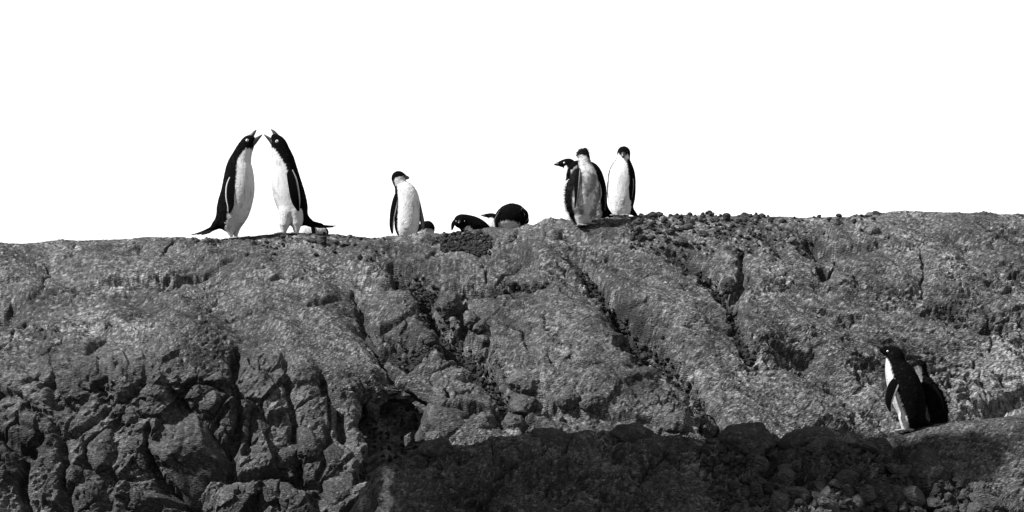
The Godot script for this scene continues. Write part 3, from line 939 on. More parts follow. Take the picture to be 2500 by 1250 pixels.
func stones(hill: Sheet, shore: Sheet) -> void:
	var kinds := []
	for i in 14:
		kinds.append(stone_mesh(505 + i))
	# [sheet, how many, smallest and largest half size, label, group, where]
	var places := [
		[hill, 85, 0.010, 0.045, "small angular dark stone among loose stones along the crest past penguins", "loose stones strewn along the crest", "crest"],
		[hill, 46, 0.010, 0.026, "flat dark nest pebble between two rounded crest boulders", "pebbles of the penguin nest", "nest"],
		[hill, 62, 0.014, 0.04, "dark angular stone of the rubble filling a gully", "rubble stones in the gullies", "gully"],
		[shore, 120, 0.02, 0.085, "dark angular rock of the shaded rubble heap below standing pair", "rocks of the shaded rubble heap", "heap"],
	]
	for pl: Array in places:
		var s: Sheet = pl[0]
		for i: int in pl[1]:
			var px := 0.0
			var py := 0.0
			match pl[6]:
				"crest":
					px = 1550.0 + 620.0 * pow(rng.randf(), 1.6)
					py = s.crest[int((px - s.px0) / s.step)] + 70.0 * pow(rng.randf(), 2.0) - 1.0
					if i % 5 == 0:
						px = rng.randf_range(640, 900)
						py = s.crest[int((px - s.px0) / s.step)] + 12.0 * rng.randf()
				"nest":
					px = rng.randf_range(1080, 1195)
					py = rng.randf_range(571, 612)
				"gully":
					var line: Array = cracks_hill[[3, 3, 5, 5, 7, 11, 16, 2][rng.randi() % 8]]
					var k := rng.randi() % (line.size() - 1)
					var f := rng.randf()
					px = lerpf(line[k][0], line[k + 1][0], f) + rng.randf_range(-1, 1) * line[k][2]
					py = lerpf(line[k][1], line[k + 1][1], f) + rng.randf_range(-1, 1) * line[k][2] * 0.6
				"heap":
					px = rng.randf_range(1760, 2420)
					py = rng.randf_range(1075, 1248)
					while py < 1082.0 + maxf(0.0, (px - 2220.0) * 0.68):
						px = rng.randf_range(1760, 2420)
						py = rng.randf_range(1075, 1248)
			var at := s.at(px, py)
			var o := put(kinds[rng.randi() % (14 if s == hill else 5)], numbered("stone"), rock_mat, self)
			var size := lerpf(pl[2], pl[3], pow(rng.randf(), 2.2))
			o.position = s.v[at] + s.n[at] * size * (0.1 if s == hill else 0.22)
			o.basis = (turned() if s == hill else turned() * Basis(Vector3(rng.randfn(), rng.randfn(), rng.randfn()).normalized(), rng.randf() * TAU)).scaled(Vector3.ONE * size)
			if pl[6] == "nest":
				o.basis = o.basis * Basis.from_scale(Vector3(1.2, 0.5, 1.0))
			tag(o, pl[4], "stone", pl[5])
	var mm := MultiMesh.new()
	mm.transform_format = MultiMesh.TRANSFORM_3D
	mm.mesh = stone_mesh(511, 0.042)
	var where := []
	for i in 11000:
		var n := rng.randi() % 20 - 8
		var s := hill
		var px := 1540.0 + 640.0 * rng.randf() * rng.randf()
		var py := 0.0
		if n < 7:
			var line: Array = cracks_hill[[3, 3, 3, 3, 5, 5, 5, 5, 7, 7, 16, 15, 2, 11][rng.randi() % 14]]
			var k := rng.randi() % (line.size() - 1)
			var f := rng.randf()
			px = lerpf(line[k][0], line[k + 1][0], f) + rng.randfn() * line[k][2] * 0.6
			py = lerpf(line[k][1], line[k + 1][1], f) + rng.randfn() * line[k][2] * 0.5
		elif n < 9:
			s = shore
			px = rng.randf_range(1720, 2480)
			py = 1080.0 + maxf(0.0, (px - 2220.0) * 0.68) + 170.0 * rng.randf()
		elif n < 10:
			px = rng.randf_range(1078, 1200)
			py = rng.randf_range(570, 614)
		else:
			if rng.randf() < 0.5:
				continue
			px = px if rng.randf() < 0.9 else rng.randf_range(600, 940)
			py = hill.crest[int((px - hill.px0) / hill.step)] + 80.0 * pow(rng.randf(), 2.2)
		var at := s.at(px, py)
		var size := 0.004 + 0.016 * pow(rng.randf(), 2.0) * (1.5 if s == shore else 1.0)
		where.append(Transform3D(turned().scaled(Vector3.ONE * size), s.v[at] + s.n[at] * size * 0.3))
	mm.instance_count = where.size()
	for i in where.size():
		mm.set_instance_transform(i, where[i])
	var g := MultiMeshInstance3D.new()
	g.name = "gravel"
	g.multimesh = mm
	g.material_override = rock_mat
	g.set_meta("kind", "stuff")
	tag(g, "dark gravel lying in the gullies and along the crest", "gravel")
	add_child(g)


# ---------------------------------------------------------------- penguins
# A bird's skeleton is a chain of joints (with radii, the way its belly faces and where the white begins); its skin is the surface round that chain.
class Plumage:
	var a: PackedVector3Array
	var d: PackedVector3Array
	var inv: PackedFloat32Array
	var ra: PackedFloat32Array
	var rb: PackedFloat32Array
	var va: PackedVector3Array
	var vb: PackedVector3Array
	var ta: PackedFloat32Array
	var tb: PackedFloat32Array
	var limb: PackedByteArray
	var blend := 0.022

	func add(p: Vector3, q: Vector3, r0: float, r1: float, v0: Vector3, v1: Vector3, t0: float, t1: float, is_limb: int) -> void:
		a.append(p)
		d.append(q - p)
		inv.append(1.0 / maxf((q - p).length_squared(), 1e-9))
		ra.append(r0)
		rb.append(r1)
		va.append(v0)
		vb.append(v1)
		ta.append(t0)
		tb.append(t1)
		limb.append(is_limb)

	func one(i: int, p: Vector3) -> float:
		var o := p - a[i]
		var h := clampf(o.dot(d[i]) * inv[i], 0.0, 1.0)
		return (o - d[i] * h).length() - (ra[i] + (rb[i] - ra[i]) * h)

	var near := 0

	func dist(p: Vector3, which: PackedInt32Array) -> float:
		var body := 1e9
		var other := 1e9
		var at := 0
		var at2 := 0
		for i in which:
			var x := one(i, p)
			if limb[i]:
				if x < other:
					other = x
					at2 = i
			elif x < body:
				body = x
				at = i
		near = at if body <= other else at2
		if other > 1e8 or body > 1e8:
			return minf(body, other)
		var h := clampf(0.5 + 0.5 * (other - body) / blend, 0.0, 1.0)
		return lerpf(other, body, h) - blend * h * (1.0 - h)


func skin_mesh(s: Plumage, cell: float) -> Array:
	var lo := Vector3.ONE * 1e9
	var hi := -lo
	var all := PackedInt32Array()
	for i in s.a.size():
		all.append(i)
		for e: Array in [[s.a[i], s.ra[i]], [s.a[i] + s.d[i], s.rb[i]]]:
			lo = lo.min(e[0] - Vector3.ONE * e[1])
			hi = hi.max(e[0] + Vector3.ONE * e[1])
	lo -= Vector3.ONE * (0.01 + 2.0 * cell)
	hi += Vector3.ONE * (0.01 + 2.0 * cell)
	var b := 5
	var bx := int(ceil((hi.x - lo.x) / cell / b)) + 1
	var by := int(ceil((hi.y - lo.y) / cell / b)) + 1
	var bz := int(ceil((hi.z - lo.z) / cell / b)) + 1
	var nx := bx * b
	var ny := by * b
	var nz := bz * b
	var val := PackedFloat32Array()
	val.resize(nx * ny * nz)
	val.fill(1.0)
	var who := PackedInt32Array()
	who.resize(nx * ny * nz)
	var br := cell * b * 0.87
	var busy := []
	for z in bz:
		for y in by:
			for x in bx:
				var c := lo + Vector3(x + 0.4, y + 0.4, z + 0.4) * (cell * b)
				var dc := s.dist(c, all)
				if dc > br + cell:
					continue
				if dc < -(br + cell):
					for k in b:
						for j in b:
							for i in b:
								val[((z * b + k) * ny + y * b + j) * nx + x * b + i] = -1.0
					continue
				busy.append(Vector3i(x * b, y * b, z * b))
				var some := PackedInt32Array()
				for i in all:
					if s.one(i, c) < dc + 2.0 * br + s.blend:
						some.append(i)
				for k in b:
					for j in b:
						for i in b:
							var at := ((z * b + k) * ny + y * b + j) * nx + x * b + i
							val[at] = s.dist(lo + Vector3(x * b + i, y * b + j, z * b + k) * cell, some)
							who[at] = s.near
	var vid := PackedInt32Array()
	vid.resize(nx * ny * nz)
	vid.fill(-1)
	var v := PackedVector3Array()
	var w := PackedInt32Array()
	var sy := nx
	var sz := nx * ny
	var off := PackedInt32Array([0, 1, sy, sy + 1, sz, sz + 1, sz + sy, sz + sy + 1])
	var edge := [[0, 1], [2, 3], [4, 5], [6, 7], [0, 2], [1, 3], [4, 6], [5, 7], [0, 4], [1, 5], [2, 6], [3, 7]]
	for bl: Vector3i in busy:
		for k in b:
			for j in b:
				for i in b:
					var gx := bl.x + i
					var gy := bl.y + j
					var gz := bl.z + k
					if gx >= nx - 1 or gy >= ny - 1 or gz >= nz - 1:
						continue
					var at := gz * sz + gy * sy + gx
					var neg := 0
					for o in off:
						if val[at + o] < 0.0:
							neg += 1
					if neg == 0 or neg == 8:
						continue
					var sum := Vector3.ZERO
					var cnt := 0
					for e: Array in edge:
						var v0 := val[at + off[e[0]]]
						var v1 := val[at + off[e[1]]]
						if (v0 < 0.0) != (v1 < 0.0):
							var t := v0 / (v0 - v1)
							var p0 := Vector3(e[0] & 1, (e[0] >> 1) & 1, e[0] >> 2)
							var p1 := Vector3(e[1] & 1, (e[1] >> 1) & 1, e[1] >> 2)
							sum += p0 + (p1 - p0) * t
							cnt += 1
					vid[at] = v.size()
					v.append(lo + (Vector3(gx, gy, gz) + sum / cnt) * cell)
					w.append(who[at])
	var idx := PackedInt32Array()
	for bl: Vector3i in busy:
		for k in b:
			for j in b:
				for i in b:
					var gx := bl.x + i
					var gy := bl.y + j
					var gz := bl.z + k
					if gx < 1 or gy < 1 or gz < 1 or gx >= nx - 1 or gy >= ny - 1 or gz >= nz - 1:
						continue
					var at := gz * sz + gy * sy + gx
					var inside := val[at] < 0.0
					for ax in 3:
						var st: int = [1, sy, sz][ax]
						if (val[at + st] < 0.0) == inside:
							continue
						var u: int = [sy, sz, 1][ax]
						var t: int = [sz, 1, sy][ax]
						var q := [vid[at - u - t], vid[at - t], vid[at], vid[at - u]]
						if q.min() < 0:
							continue
						if inside:
							idx.append_array([q[0], q[2], q[1], q[0], q[3], q[2]])
						else:
							idx.append_array([q[0], q[1], q[2], q[0], q[2], q[3]])
	return [v, idx, w]


func spline(p: PackedVector3Array, r: PackedFloat32Array, parts: int) -> Array:
	var op := PackedVector3Array()
	var orr := PackedFloat32Array()
	for i in p.size() - 1:
		var p0 := p[maxi(i - 1, 0)]
		var p3 := p[mini(i + 2, p.size() - 1)]
		var r0 := r[maxi(i - 1, 0)]
		var r3 := r[mini(i + 2, p.size() - 1)]
		for k in parts:
			var t := float(k) / parts
			op.append(p[i].cubic_interpolate(p[i + 1], p0, p3, t))
			orr.append(maxf(cubic_interpolate(r[i], r[i + 1], r0, r3, t), 0.0006))
	op.append(p[p.size() - 1])
	orr.append(r[r.size() - 1])
	return [op, orr]


# A tapering limb along points; flat squeezes it along the given direction (a feather, a flipper). tint: 0 none, else colours of the outer and inner face and the trailing edge.
func tube(p: PackedVector3Array, r: PackedFloat32Array, sides: int, squeeze: Vector3, thin: float, paint := []) -> ArrayMesh:
	var v := PackedVector3Array()
	var color := PackedColorArray()
	var n := p.size()
	for i in n:
		var t := (p[mini(i + 1, n - 1)] - p[maxi(i - 1, 0)]).normalized()
		var side := t.cross(squeeze).normalized()
		var up := side.cross(t).normalized()
		for k in sides:
			var f := TAU * k / sides
			var thick := minf(r[i], thin) if thin > 0.0 else r[i]
			v.append(p[i] + side * cos(f) * r[i] + up * sin(f) * thick)
			if paint:
				var al: float = paint[0] if sin(f) > -0.2 else paint[1]
				if cos(f) * paint[2] > 0.88:
					al = paint[3]
				color.append(Color(al, al, al))
	v.append(p[0])
	v.append(p[n - 1])
	if paint:
		color.append(Color(paint[0], paint[0], paint[0]))
		color.append(Color(paint[0], paint[0], paint[0]))
	var idx := PackedInt32Array()
	for i in n - 1:
		for k in sides:
			var a := i * sides + k
			var b := i * sides + (k + 1) % sides
			idx.append_array([a, b, a + sides, b, b + sides, a + sides])
	for k in sides:
		idx.append_array([n * sides, (k + 1) % sides, k, n * sides + 1, (n - 1) * sides + k, (n - 1) * sides + (k + 1) % sides])
	return mesh_of(v, smooth_normals(v, idx), color, idx)


var foot_shape: ArrayMesh


func foot_mesh() -> ArrayMesh:
	if foot_shape:
		return foot_shape
	var rim := [[-0.014, -0.03], [-0.028, 0.02], [-0.042, 0.052], [-0.037, 0.064], [-0.02, 0.052], [-0.006, 0.07], [0.0, 0.084], [0.006, 0.07], [0.02, 0.052], [0.037, 0.064], [0.042, 0.052], [0.028, 0.02], [0.014, -0.03]]
	var v := PackedVector3Array()
	for y: float in [0.0, 0.007]:
		for p: Array in rim:
			v.append(Vector3(p[0], y, p[1]))
	v.append(Vector3(0, 0.022, -0.008))
	v.append(Vector3(0, 0, 0.01))
	var idx := PackedInt32Array()
	var n := rim.size()
	for i in n:
		var j := (i + 1) % n
		idx.append_array([i, n + i, n + j, i, n + j, j, n + i, 2 * n, n + j, j, 2 * n + 1, i])
	var st := SurfaceTool.new()
	st.begin(Mesh.PRIMITIVE_TRIANGLES)
	for i in idx:
		st.add_vertex(v[i])
	st.generate_normals()
	foot_shape = st.commit()
	return foot_shape


var f_edge := noise_of(70.0, 2, 301)
var f_soft := noise_of(11.0, 3, 302)
var f_skin := noise_of(55.0, 2, 303)


func plumages(flock: Array, lot: int) -> void:
	for i in flock.size():
		if i % 2 == lot:
			plumage_of(flock[i])


func plumage_of(g: Dictionary) -> void:
	var m: float = (CAM.z - g.z) / FOCAL / g.k
	var at := func(x: float, y: float, dz: float) -> Vector3:
		return world(g.ox + x / g.k, g.oy + y / g.k, g.z) + Vector3(0, 0, dz * m)
	var ground: Vector3 = at.call(g.base[0], g.base[1], 0.0)
	# skeleton
	var p := PackedVector3Array()
	var r := PackedFloat32Array()
	var vn := PackedVector3Array()
	var th := PackedFloat32Array()
	var belly := Vector3(1, 0, 0)
	var thr := 2.0
	for c: Array in g.chain:
		p.append(at.call(c[0], c[1], c[3] if c.size() > 3 else 0.0) - ground)
		r.append(c[2] * m)
		if c.size() > 4:
			belly = Vector3(c[4], c[5], c[6]).normalized()
			thr = c[7]
		vn.append(belly)
		th.append(thr)
	var sp2 := spline(p, r, 3)
	var skin := Plumage.new()
	for i in sp2[0].size() - 1:
		var k := mini(i / 3, p.size() - 2)
		var f0: float = (i % 3) / 3.0
		var f1: float = (i % 3 + 1) / 3.0
		skin.add(sp2[0][i], sp2[0][i + 1], sp2[1][i], sp2[1][i + 1], vn[k].lerp(vn[k + 1], f0).normalized(), vn[k].lerp(vn[k + 1], f1).normalized(), lerpf(th[k], th[k + 1], f0), lerpf(th[k], th[k + 1], f1), 0)
	for e: Array in g.get("limbs", []):
		skin.add(at.call(e[0], e[1], e[3]) - ground, at.call(e[4], e[5], e[7]) - ground, e[2] * m, e[6] * m, Vector3.UP, Vector3.UP, -2.0 if e[8] else 2.0, -2.0 if e[8] else 2.0, 1)
	g.skin = skin
	g.made = skin_mesh(skin, 0.0068)


func penguin(g: Dictionary, under: Sheet) -> void:
	var m: float = (CAM.z - g.z) / FOCAL / g.k
	var at := func(x: float, y: float, dz: float) -> Vector3:
		return world(g.ox + x / g.k, g.oy + y / g.k, g.z) + Vector3(0, 0, dz * m)
	var root := Node3D.new()
	root.name = numbered("penguin")
	add_child(root)
	var ground: Vector3 = at.call(g.base[0], g.base[1], 0.0)
	var rest := height_at(under, g.ox + g.base[0] / g.k, g.z + g.get("step", 0.0)) - ground.y
	root.position = ground + Vector3(0, clampf(rest, -0.012, 0.006), 0) if not g.get("fixed", false) else ground
	tag(root, g.label, "penguin", "penguins of the colony")
	var chick: bool = g.get("chick", false)
	var skin: Plumage = g.skin
	var made: Array = g.made
	var v: PackedVector3Array = made[0]
	var idx: PackedInt32Array = made[1]
	var who: PackedInt32Array = made[2]
	var n := smooth_normals(v, idx)
	var color := PackedColorArray()
	color.resize(v.size())
	var bright: float = g.get("white", 0.66)
	var down := []
	for i in v.size():
		var w := who[i]
		var o := v[i] - skin.a[w]
		var h := clampf(o.dot(skin.d[w]) * skin.inv[w], 0.0, 1.0)
		var out := (o - skin.d[w] * h).normalized()
		var face := out.dot(skin.va[w].lerp(skin.vb[w], h))
		var lim := lerpf(skin.ta[w], skin.tb[w], h)
		var pos := v[i] + ground
		var ragged := f_edge.get_noise_3dv(pos)
		var soft := f_soft.get_noise_3dv(pos)
		var white := smoothstep(lim - 0.04, lim + 0.04, face + 0.06 * ragged)
		var dark := 0.005 + 0.005 * maxf(0.0, soft) + (0.012 * smoothstep(0.3, 0.6, ragged) if g.get("speckled", true) else 0.0)
		var pale := bright * (1.0 + 0.12 * soft) * (1.0 - 0.35 * smoothstep(0.1, 0.55, f_soft.get_noise_3d(pos.x * 5.0, pos.y * 0.8, pos.z * 5.0)))
		if g.get("dirty", 0.0) > 0.0:
			pale *= 1.0 - g.dirty * smoothstep(0.3, 0.55, soft + 0.25 * ragged)
		if chick:
			dark = (0.018 + 0.012 * ragged) * (g.get("sooty", 1.0) as float)
			var y01 := (v[i].y) / (g.tall as float)
			var patch: float = smoothstep(-0.2, 0.2, f_soft.get_noise_3dv(pos * 0.8 + Vector3(3, 1, 0)) + 0.25 * ragged + 0.35 * exp(-pow((y01 - 0.5) / 0.14, 2.0)) - 0.25 * smoothstep(0.68, 0.78, y01) - 0.12)
			pale = lerpf(pale, 0.08, patch * 0.8)
		var al := lerpf(dark, pale, white)
		color[i] = Color(al, al, al)
		v[i] += n[i] * (0.0012 * f_skin.get_noise_3dv(pos) + (0.006 * ragged if chick and white < 0.5 else 0.0))
		if chick and white < 0.5 and rng.randf() < 0.5 and (v[i].y < 0.74 * (g.tall as float) or v[i].y > 0.945 * (g.tall as float)):
			down.append([v[i], n[i], dark])
	put(mesh_of(v, smooth_normals(v, idx), color, idx), "body", feather_mat, root)
	# flippers: [points [x, y, half width, dz] ..., outward normal, side of the white trailing edge, inner tone]
	for f: Dictionary in g.get("flippers", []):
		var fp := PackedVector3Array()
		var fr := PackedFloat32Array()
		for c: Array in f.pts:
			fp.append(at.call(c[0], c[1], c[3]) - ground)
			fr.append(c[2] * m)
		var sm := spline(fp, fr, 5)
		put(tube(sm[0], sm[1], 14, f.out, 0.0065, [0.007, f.get("inner", 0.5), f.get("edge", 1.0), f.get("rim", 0.6)]), "flipper", feather_mat, root)
	for b: Dictionary in g.get("bill", []):
		var bp := PackedVector3Array()
		var brr := PackedFloat32Array()
		for c: Array in b.pts:
			bp.append(at.call(c[0], c[1], c[3]) - ground)
			brr.append(c[2] * m)
		var sm := spline(bp, brr, 4)
		put(tube(sm[0], sm[1], 10, Vector3(0, 0, 1) if not b.has("flat") else b.flat, 0.0), b.get("called", "bill"), horn_mat, root)
	for e: Array in g.get("eyes", []):
		# on the skin, seen from before
		var from: Vector3 = at.call(e[0], e[1], 0.0) - ground
		var z := 0.12
		var all := PackedInt32Array(range(skin.a.size()))
		while z > -0.1 and skin.dist(from + Vector3(0, 0, z), all) > 0.0:
			z -= 0.001
		var spot := from + Vector3(0, 0, z)
		var nn := Vector3(skin.dist(spot + Vector3(0.002, 0, 0), all) - skin.dist(spot - Vector3(0.002, 0, 0), all), skin.dist(spot + Vector3(0, 0.002, 0), all) - skin.dist(spot - Vector3(0, 0.002, 0), all), skin.dist(spot + Vector3(0, 0, 0.002), all) - skin.dist(spot - Vector3(0, 0, 0.002), all)).normalized()
		var sph := SphereMesh.new()
		sph.radius = e[2] * m
		sph.height = 2.0 * e[2] * m
		sph.radial_segments = 16
		sph.rings = 8
		var eye := put(sph, "eye", ring_mat if e[3] else eye_mat, root)
		eye.position = spot - nn * e[2] * m * 0.45
		if e[3]:
			var pup := SphereMesh.new()
			pup.radius = e[2] * m * 0.6
			pup.height = 2.0 * pup.radius
			pup.radial_segments = 14
			pup.rings = 7
			var o := put(pup, "pupil", eye_mat, eye)
			o.position = nn * e[2] * m * 0.55
	for f: Array in g.get("feet", []):
		var o := put(foot_mesh(), "foot", foot_mat, root)
		o.position = (at.call(f[0], f[1], f[2]) as Vector3) - ground
		o.rotation.y = deg_to_rad(f[3])
		o.scale = Vector3.ONE * 0.74 * (f[4] if f.size() > 4 else 1.0)
	if g.has("tail"):
		var t: Array = g.tail
		var start: Vector3 = at.call(t[0], t[1], t[2]) - ground
		for c: Array in t[3]:
			var tip: Vector3 = at.call(c[0], c[1], c[2]) - ground
			var mid := start.lerp(tip, 0.5) + Vector3(0, -0.008, 0)
			var sm := spline(PackedVector3Array([start, mid, tip]), PackedFloat32Array([0.014, 0.013, 0.002]), 5)
			put(tube(sm[0], sm[1], 8, Vector3(0.1, 0.7, 0.7), 0.0028, [0.014, 0.02, 1.0, 0.014]), "tail_feather", feather_mat, root)
	if down.size():
		var dv := PackedVector3Array()
		var dn := PackedVector3Array()
		var dc := PackedColorArray()
		var di := PackedInt32Array()
		for e: Array in down:
			for rep in 2:
				var side := Vector3(rng.randfn(), rng.randfn(), rng.randfn()).cross(e[1]).normalized() * 0.0016
				var tip: Vector3 = e[0] + e[1] * rng.randf_range(0.008, 0.017) + Vector3(rng.randfn() * 0.004, -rng.randf_range(0.0, 0.012), rng.randfn() * 0.004)
				var root_at: Vector3 = e[0] + Vector3(rng.randfn(), rng.randfn(), rng.randfn()) * 0.003
				di.append_array([dv.size(), dv.size() + 1, dv.size() + 2])
				dv.append_array([root_at - side, root_at + side, tip])
				dn.append_array([e[1], e[1], e[1]])
				var al: float = e[2] * rng.randf_range(0.7, 1.8)
				for q in 3:
					dc.append(Color(al, al, al))
		var o := put(mesh_of(dv, dn, dc, di), "down", feather_mat, root)
		o.set_meta("kind", "stuff")


func birds() -> Array:
	var a1 := {"ox": 440.0, "oy": 290.0, "k": 3.905}
	var a2 := {"ox": 900.0, "oy": 390.0, "k": 5.436}
	var a3 := {"ox": 1320.0, "oy": 330.0, "k": 5.207}
	var a4 := {"ox": 2100.0, "oy": 810.0, "k": 4.63}
	var out := []
	out.append({"label": "calling penguin stretched up with open bill, its dark tail trailing over bare rock", "z": 0.06, "base": [500, 1130],
		"chain": [[478, 950, 118, 0, 0.94, 0, 0.34, 0.08], [505, 850, 160, 0, 0.94, 0, 0.34, 0.12], [545, 700, 160, 0, 0.94, 0, 0.34, 0.26], [557, 600, 152, 0, 0.94, 0, 0.34, 0.26], [561, 500, 136, 0, 0.94, 0, 0.34, 0.25], [562, 430, 115, 0, 0.94, 0, 0.34, 0.28], [585, 350, 94, 0, 0.94, -0.1, 0.34, 0.36], [607, 290, 82, 0, 0.94, -0.2, 0.34, 0.55], [630, 245, 74, 0, 0.94, -0.2, 0.34, 1.2], [648, 205, 62, 0, 1, 0, 0, 2.0], [672, 180, 44, 0]],
		"limbs": [[460, 980, 60, 50, 492, 1105, 18, 45, 1], [520, 980, 60, -40, 528, 1100, 18, -40, 1], [400, 950, 70, 0, 300, 1035, 26, 0, 0], [300, 1035, 26, 0, 220, 1062, 12, 0, 0]],
		"flippers": [{"pts": [[510, 560, 34, 128], [492, 640, 46, 146], [487, 740, 44, 160], [494, 830, 34, 160], [480, 900, 9, 158]], "out": Vector3(-0.25, 0.05, 0.97), "edge": 1.0, "inner": 0.4}, {"pts": [[570, 560, 34, -128], [590, 700, 44, -158], [600, 800, 34, -160], [590, 880, 9, -158]], "out": Vector3(0, 0, -1), "edge": 1.0}],
		"bill": [{"called": "upper_bill", "pts": [[650, 185, 34, 0], [680, 148, 24, 0], [705, 115, 15, 0], [727, 88, 4, 0]]}, {"called": "lower_bill", "pts": [[672, 225, 40, 0], [705, 200, 30, 0], [750, 162, 15, 0], [784, 134, 4, 0]]}],
		"eyes": [[644, 196, 15, 1]], "feet": [[505, 1128, 45, 70], [535, 1122, -40, 60]],
		"tail": [320, 1015, 0, [[98, 1092, -10], [130, 1090, 20], [165, 1092, 35], [205, 1097, 45], [150, 1080, -30], [240, 1090, 55]]]}.merged(a1))
	out.append({"label": "calling penguin facing its partner, open bill raised, white legs spread wide", "z": 0.02, "base": [1050, 1110],
		"chain": [[1105, 960, 85, 0, -0.9, 0, 0.43, -0.1], [1088, 880, 128, 0, -0.9, 0, 0.43, -0.08], [1062, 800, 147, 0, -0.9, 0, 0.43, 0.2], [1032, 700, 150, 0, -0.9, 0, 0.43, 0.26], [1010, 590, 137, 0, -0.9, 0, 0.43, 0.16], [998, 480, 116, 0, -0.9, 0, 0.43, 0.3], [985, 400, 104, 0, -0.9, 0, 0.43, 0.6], [960, 320, 90, 0, -0.95, -0.2, 0.35, 0.72], [948, 270, 80, 0, -0.95, -0.2, 0.3, 1.1], [935, 230, 66, 0, -1, 0, 0, 2.0], [905, 185, 42, 0]],
		"limbs": [[1015, 910, 72, 70, 1000, 1010, 55, 80, 1], [1000, 1010, 55, 80, 990, 1095, 26, 80, 1], [1105, 900, 74, 60, 1112, 1000, 55, 65, 1], [1112, 1000, 55, 65, 1112, 1095, 24, 70, 1], [1130, 930, 70, -20, 1250, 1005, 34, -20, 0], [1250, 1005, 34, -20, 1350, 1015, 16, -20, 0]],
		"flippers": [{"pts": [[1050, 510, 34, 105], [1078, 600, 48, 138], [1098, 710, 50, 152], [1115, 810, 42, 146], [1136, 896, 11, 130]], "out": Vector3(0.3, 0.05, 0.95), "edge": -1.0, "inner": 0.4}, {"pts": [[960, 560, 30, -110], [930, 690, 36, -140], [936, 800, 28, -130], [955, 893, 10, -110]], "out": Vector3(-0.4, 0, -0.9), "edge": 1.0}],
		"bill": [{"called": "upper_bill", "pts": [[925, 190, 36, 0], [905, 150, 22, 0], [885, 122, 13, 0], [863, 103, 3, 0]]}, {"called": "lower_bill", "pts": [[905, 245, 42, 0], [868, 213, 24, 0], [830, 180, 13, 0], [797, 153, 3, 0]]}],
		"eyes": [[927, 226, 16, 1]], "feet": [[985, 1108, 85, -75], [1105, 1108, 72, -60]],
		"tail": [1260, 1005, -20, [[1490, 1022, -30], [1460, 1036, 0], [1420, 1030, -50], [1380, 1042, 20], [1440, 1024, -20]]]}.merged(a1))
	out.append({"label": "resting penguin half hidden behind the crest under a caller's tail", "z": -0.3, "base": [1275, 1190],
		"chain": [[1160, 1130, 44, 0, 0.1, -0.2, 0.97, 0.0], [1215, 1095, 76, 0], [1290, 1092, 76, 0], [1345, 1095, 56, -20], [1375, 1085, 38, -50, 0, -1, 0, 2.0], [1376, 1070, 30, -80]],
		"limbs": [[1250, 1150, 50, 0, 1320, 1150, 50, 0, 1]],
		"flippers": [{"pts": [[1258, 1015, 14, 50], [1268, 1055, 22, 80], [1274, 1105, 20, 84], [1270, 1150, 6, 80]], "out": Vector3(0, 0.1, 1)}],
		"bill": [{"pts": [[1372, 1072, 14, -90], [1370, 1070, 4, -130]]}], "eyes": [], "white": 0.6}.merged(a1))
	out.append({"label": "lone white-throated juvenile penguin glancing back over its shoulder", "z": -0.12, "base": [480, 1010], "dirty": 0.3, "white": 0.72,
		"chain": [[505, 960, 130, 0, 0.25, 0, 0.97, 0.45], [507, 880, 164, 0, 0.25, 0, 0.97, 0.47], [512, 780, 170, 0, 0.25, 0, 0.97, 0.48], [516, 660, 168, 0, 0.25, 0, 0.97, 0.49], [518, 550, 160, 0, 0.25, 0, 0.97, 0.45], [492, 445, 142, 0, 0.3, 0, 0.95, 0.4], [435, 350, 92, 0, 0.75, -0.2, 0.6, -0.05], [402, 285, 88, 0, 0.6, -0.7, 0.35, 0.05], [392, 238, 88, 0, 0.25, -0.95, 0.1, 0.12], [430, 232, 66, 10, 0.25, -0.95, 0.1, 0.15], [470, 240, 42, 18, 0.2, -0.97, 0.1, 0.5]],
		"limbs": [[450, 950, 60, 60, 450, 1010, 40, 60, 1], [560, 950, 60, 60, 560, 1010, 40, 60, 1]],
		"flippers": [{"pts": [[385, 440, 28, 60], [362, 540, 44, 70], [330, 680, 44, 70], [312, 800, 36, 65], [308, 900, 30, 60], [318, 990, 12, 55]], "out": Vector3(-0.4, 0.05, 0.92), "edge": -1.0, "inner": 0.4}, {"pts": [[665, 560, 24, -20], [690, 700, 34, -30], [712, 830, 40, -30], [722, 920, 20, -28]], "out": Vector3(0.7, 0.1, -0.7), "edge": 1.0, "inner": 0.3, "rim": 0.1}],
		"bill": [{"pts": [[455, 236, 42, 18], [502, 242, 30, 26], [528, 246, 19, 30], [543, 251, 6, 31]]}], "eyes": [[470, 222, 8, 0]]}.merged(a2))
	out.append({"label": "black back of a penguin lying behind the lone juvenile", "z": -0.35, "base": [790, 1080], "fixed": true,
		"chain": [[640, 980, 40, 0, 0, -1, 0.2, 0.4], [710, 935, 80, 0], [780, 905, 96, 0], [805, 930, 60, -60, 0, -1, 0, 2.0], [815, 935, 50, -120]],
		"limbs": [[700, 1010, 80, 0, 790, 1010, 80, 0, 1]], "bill": [{"pts": [[815, 935, 24, -150], [818, 940, 5, -210]]}]}.merged(a2))
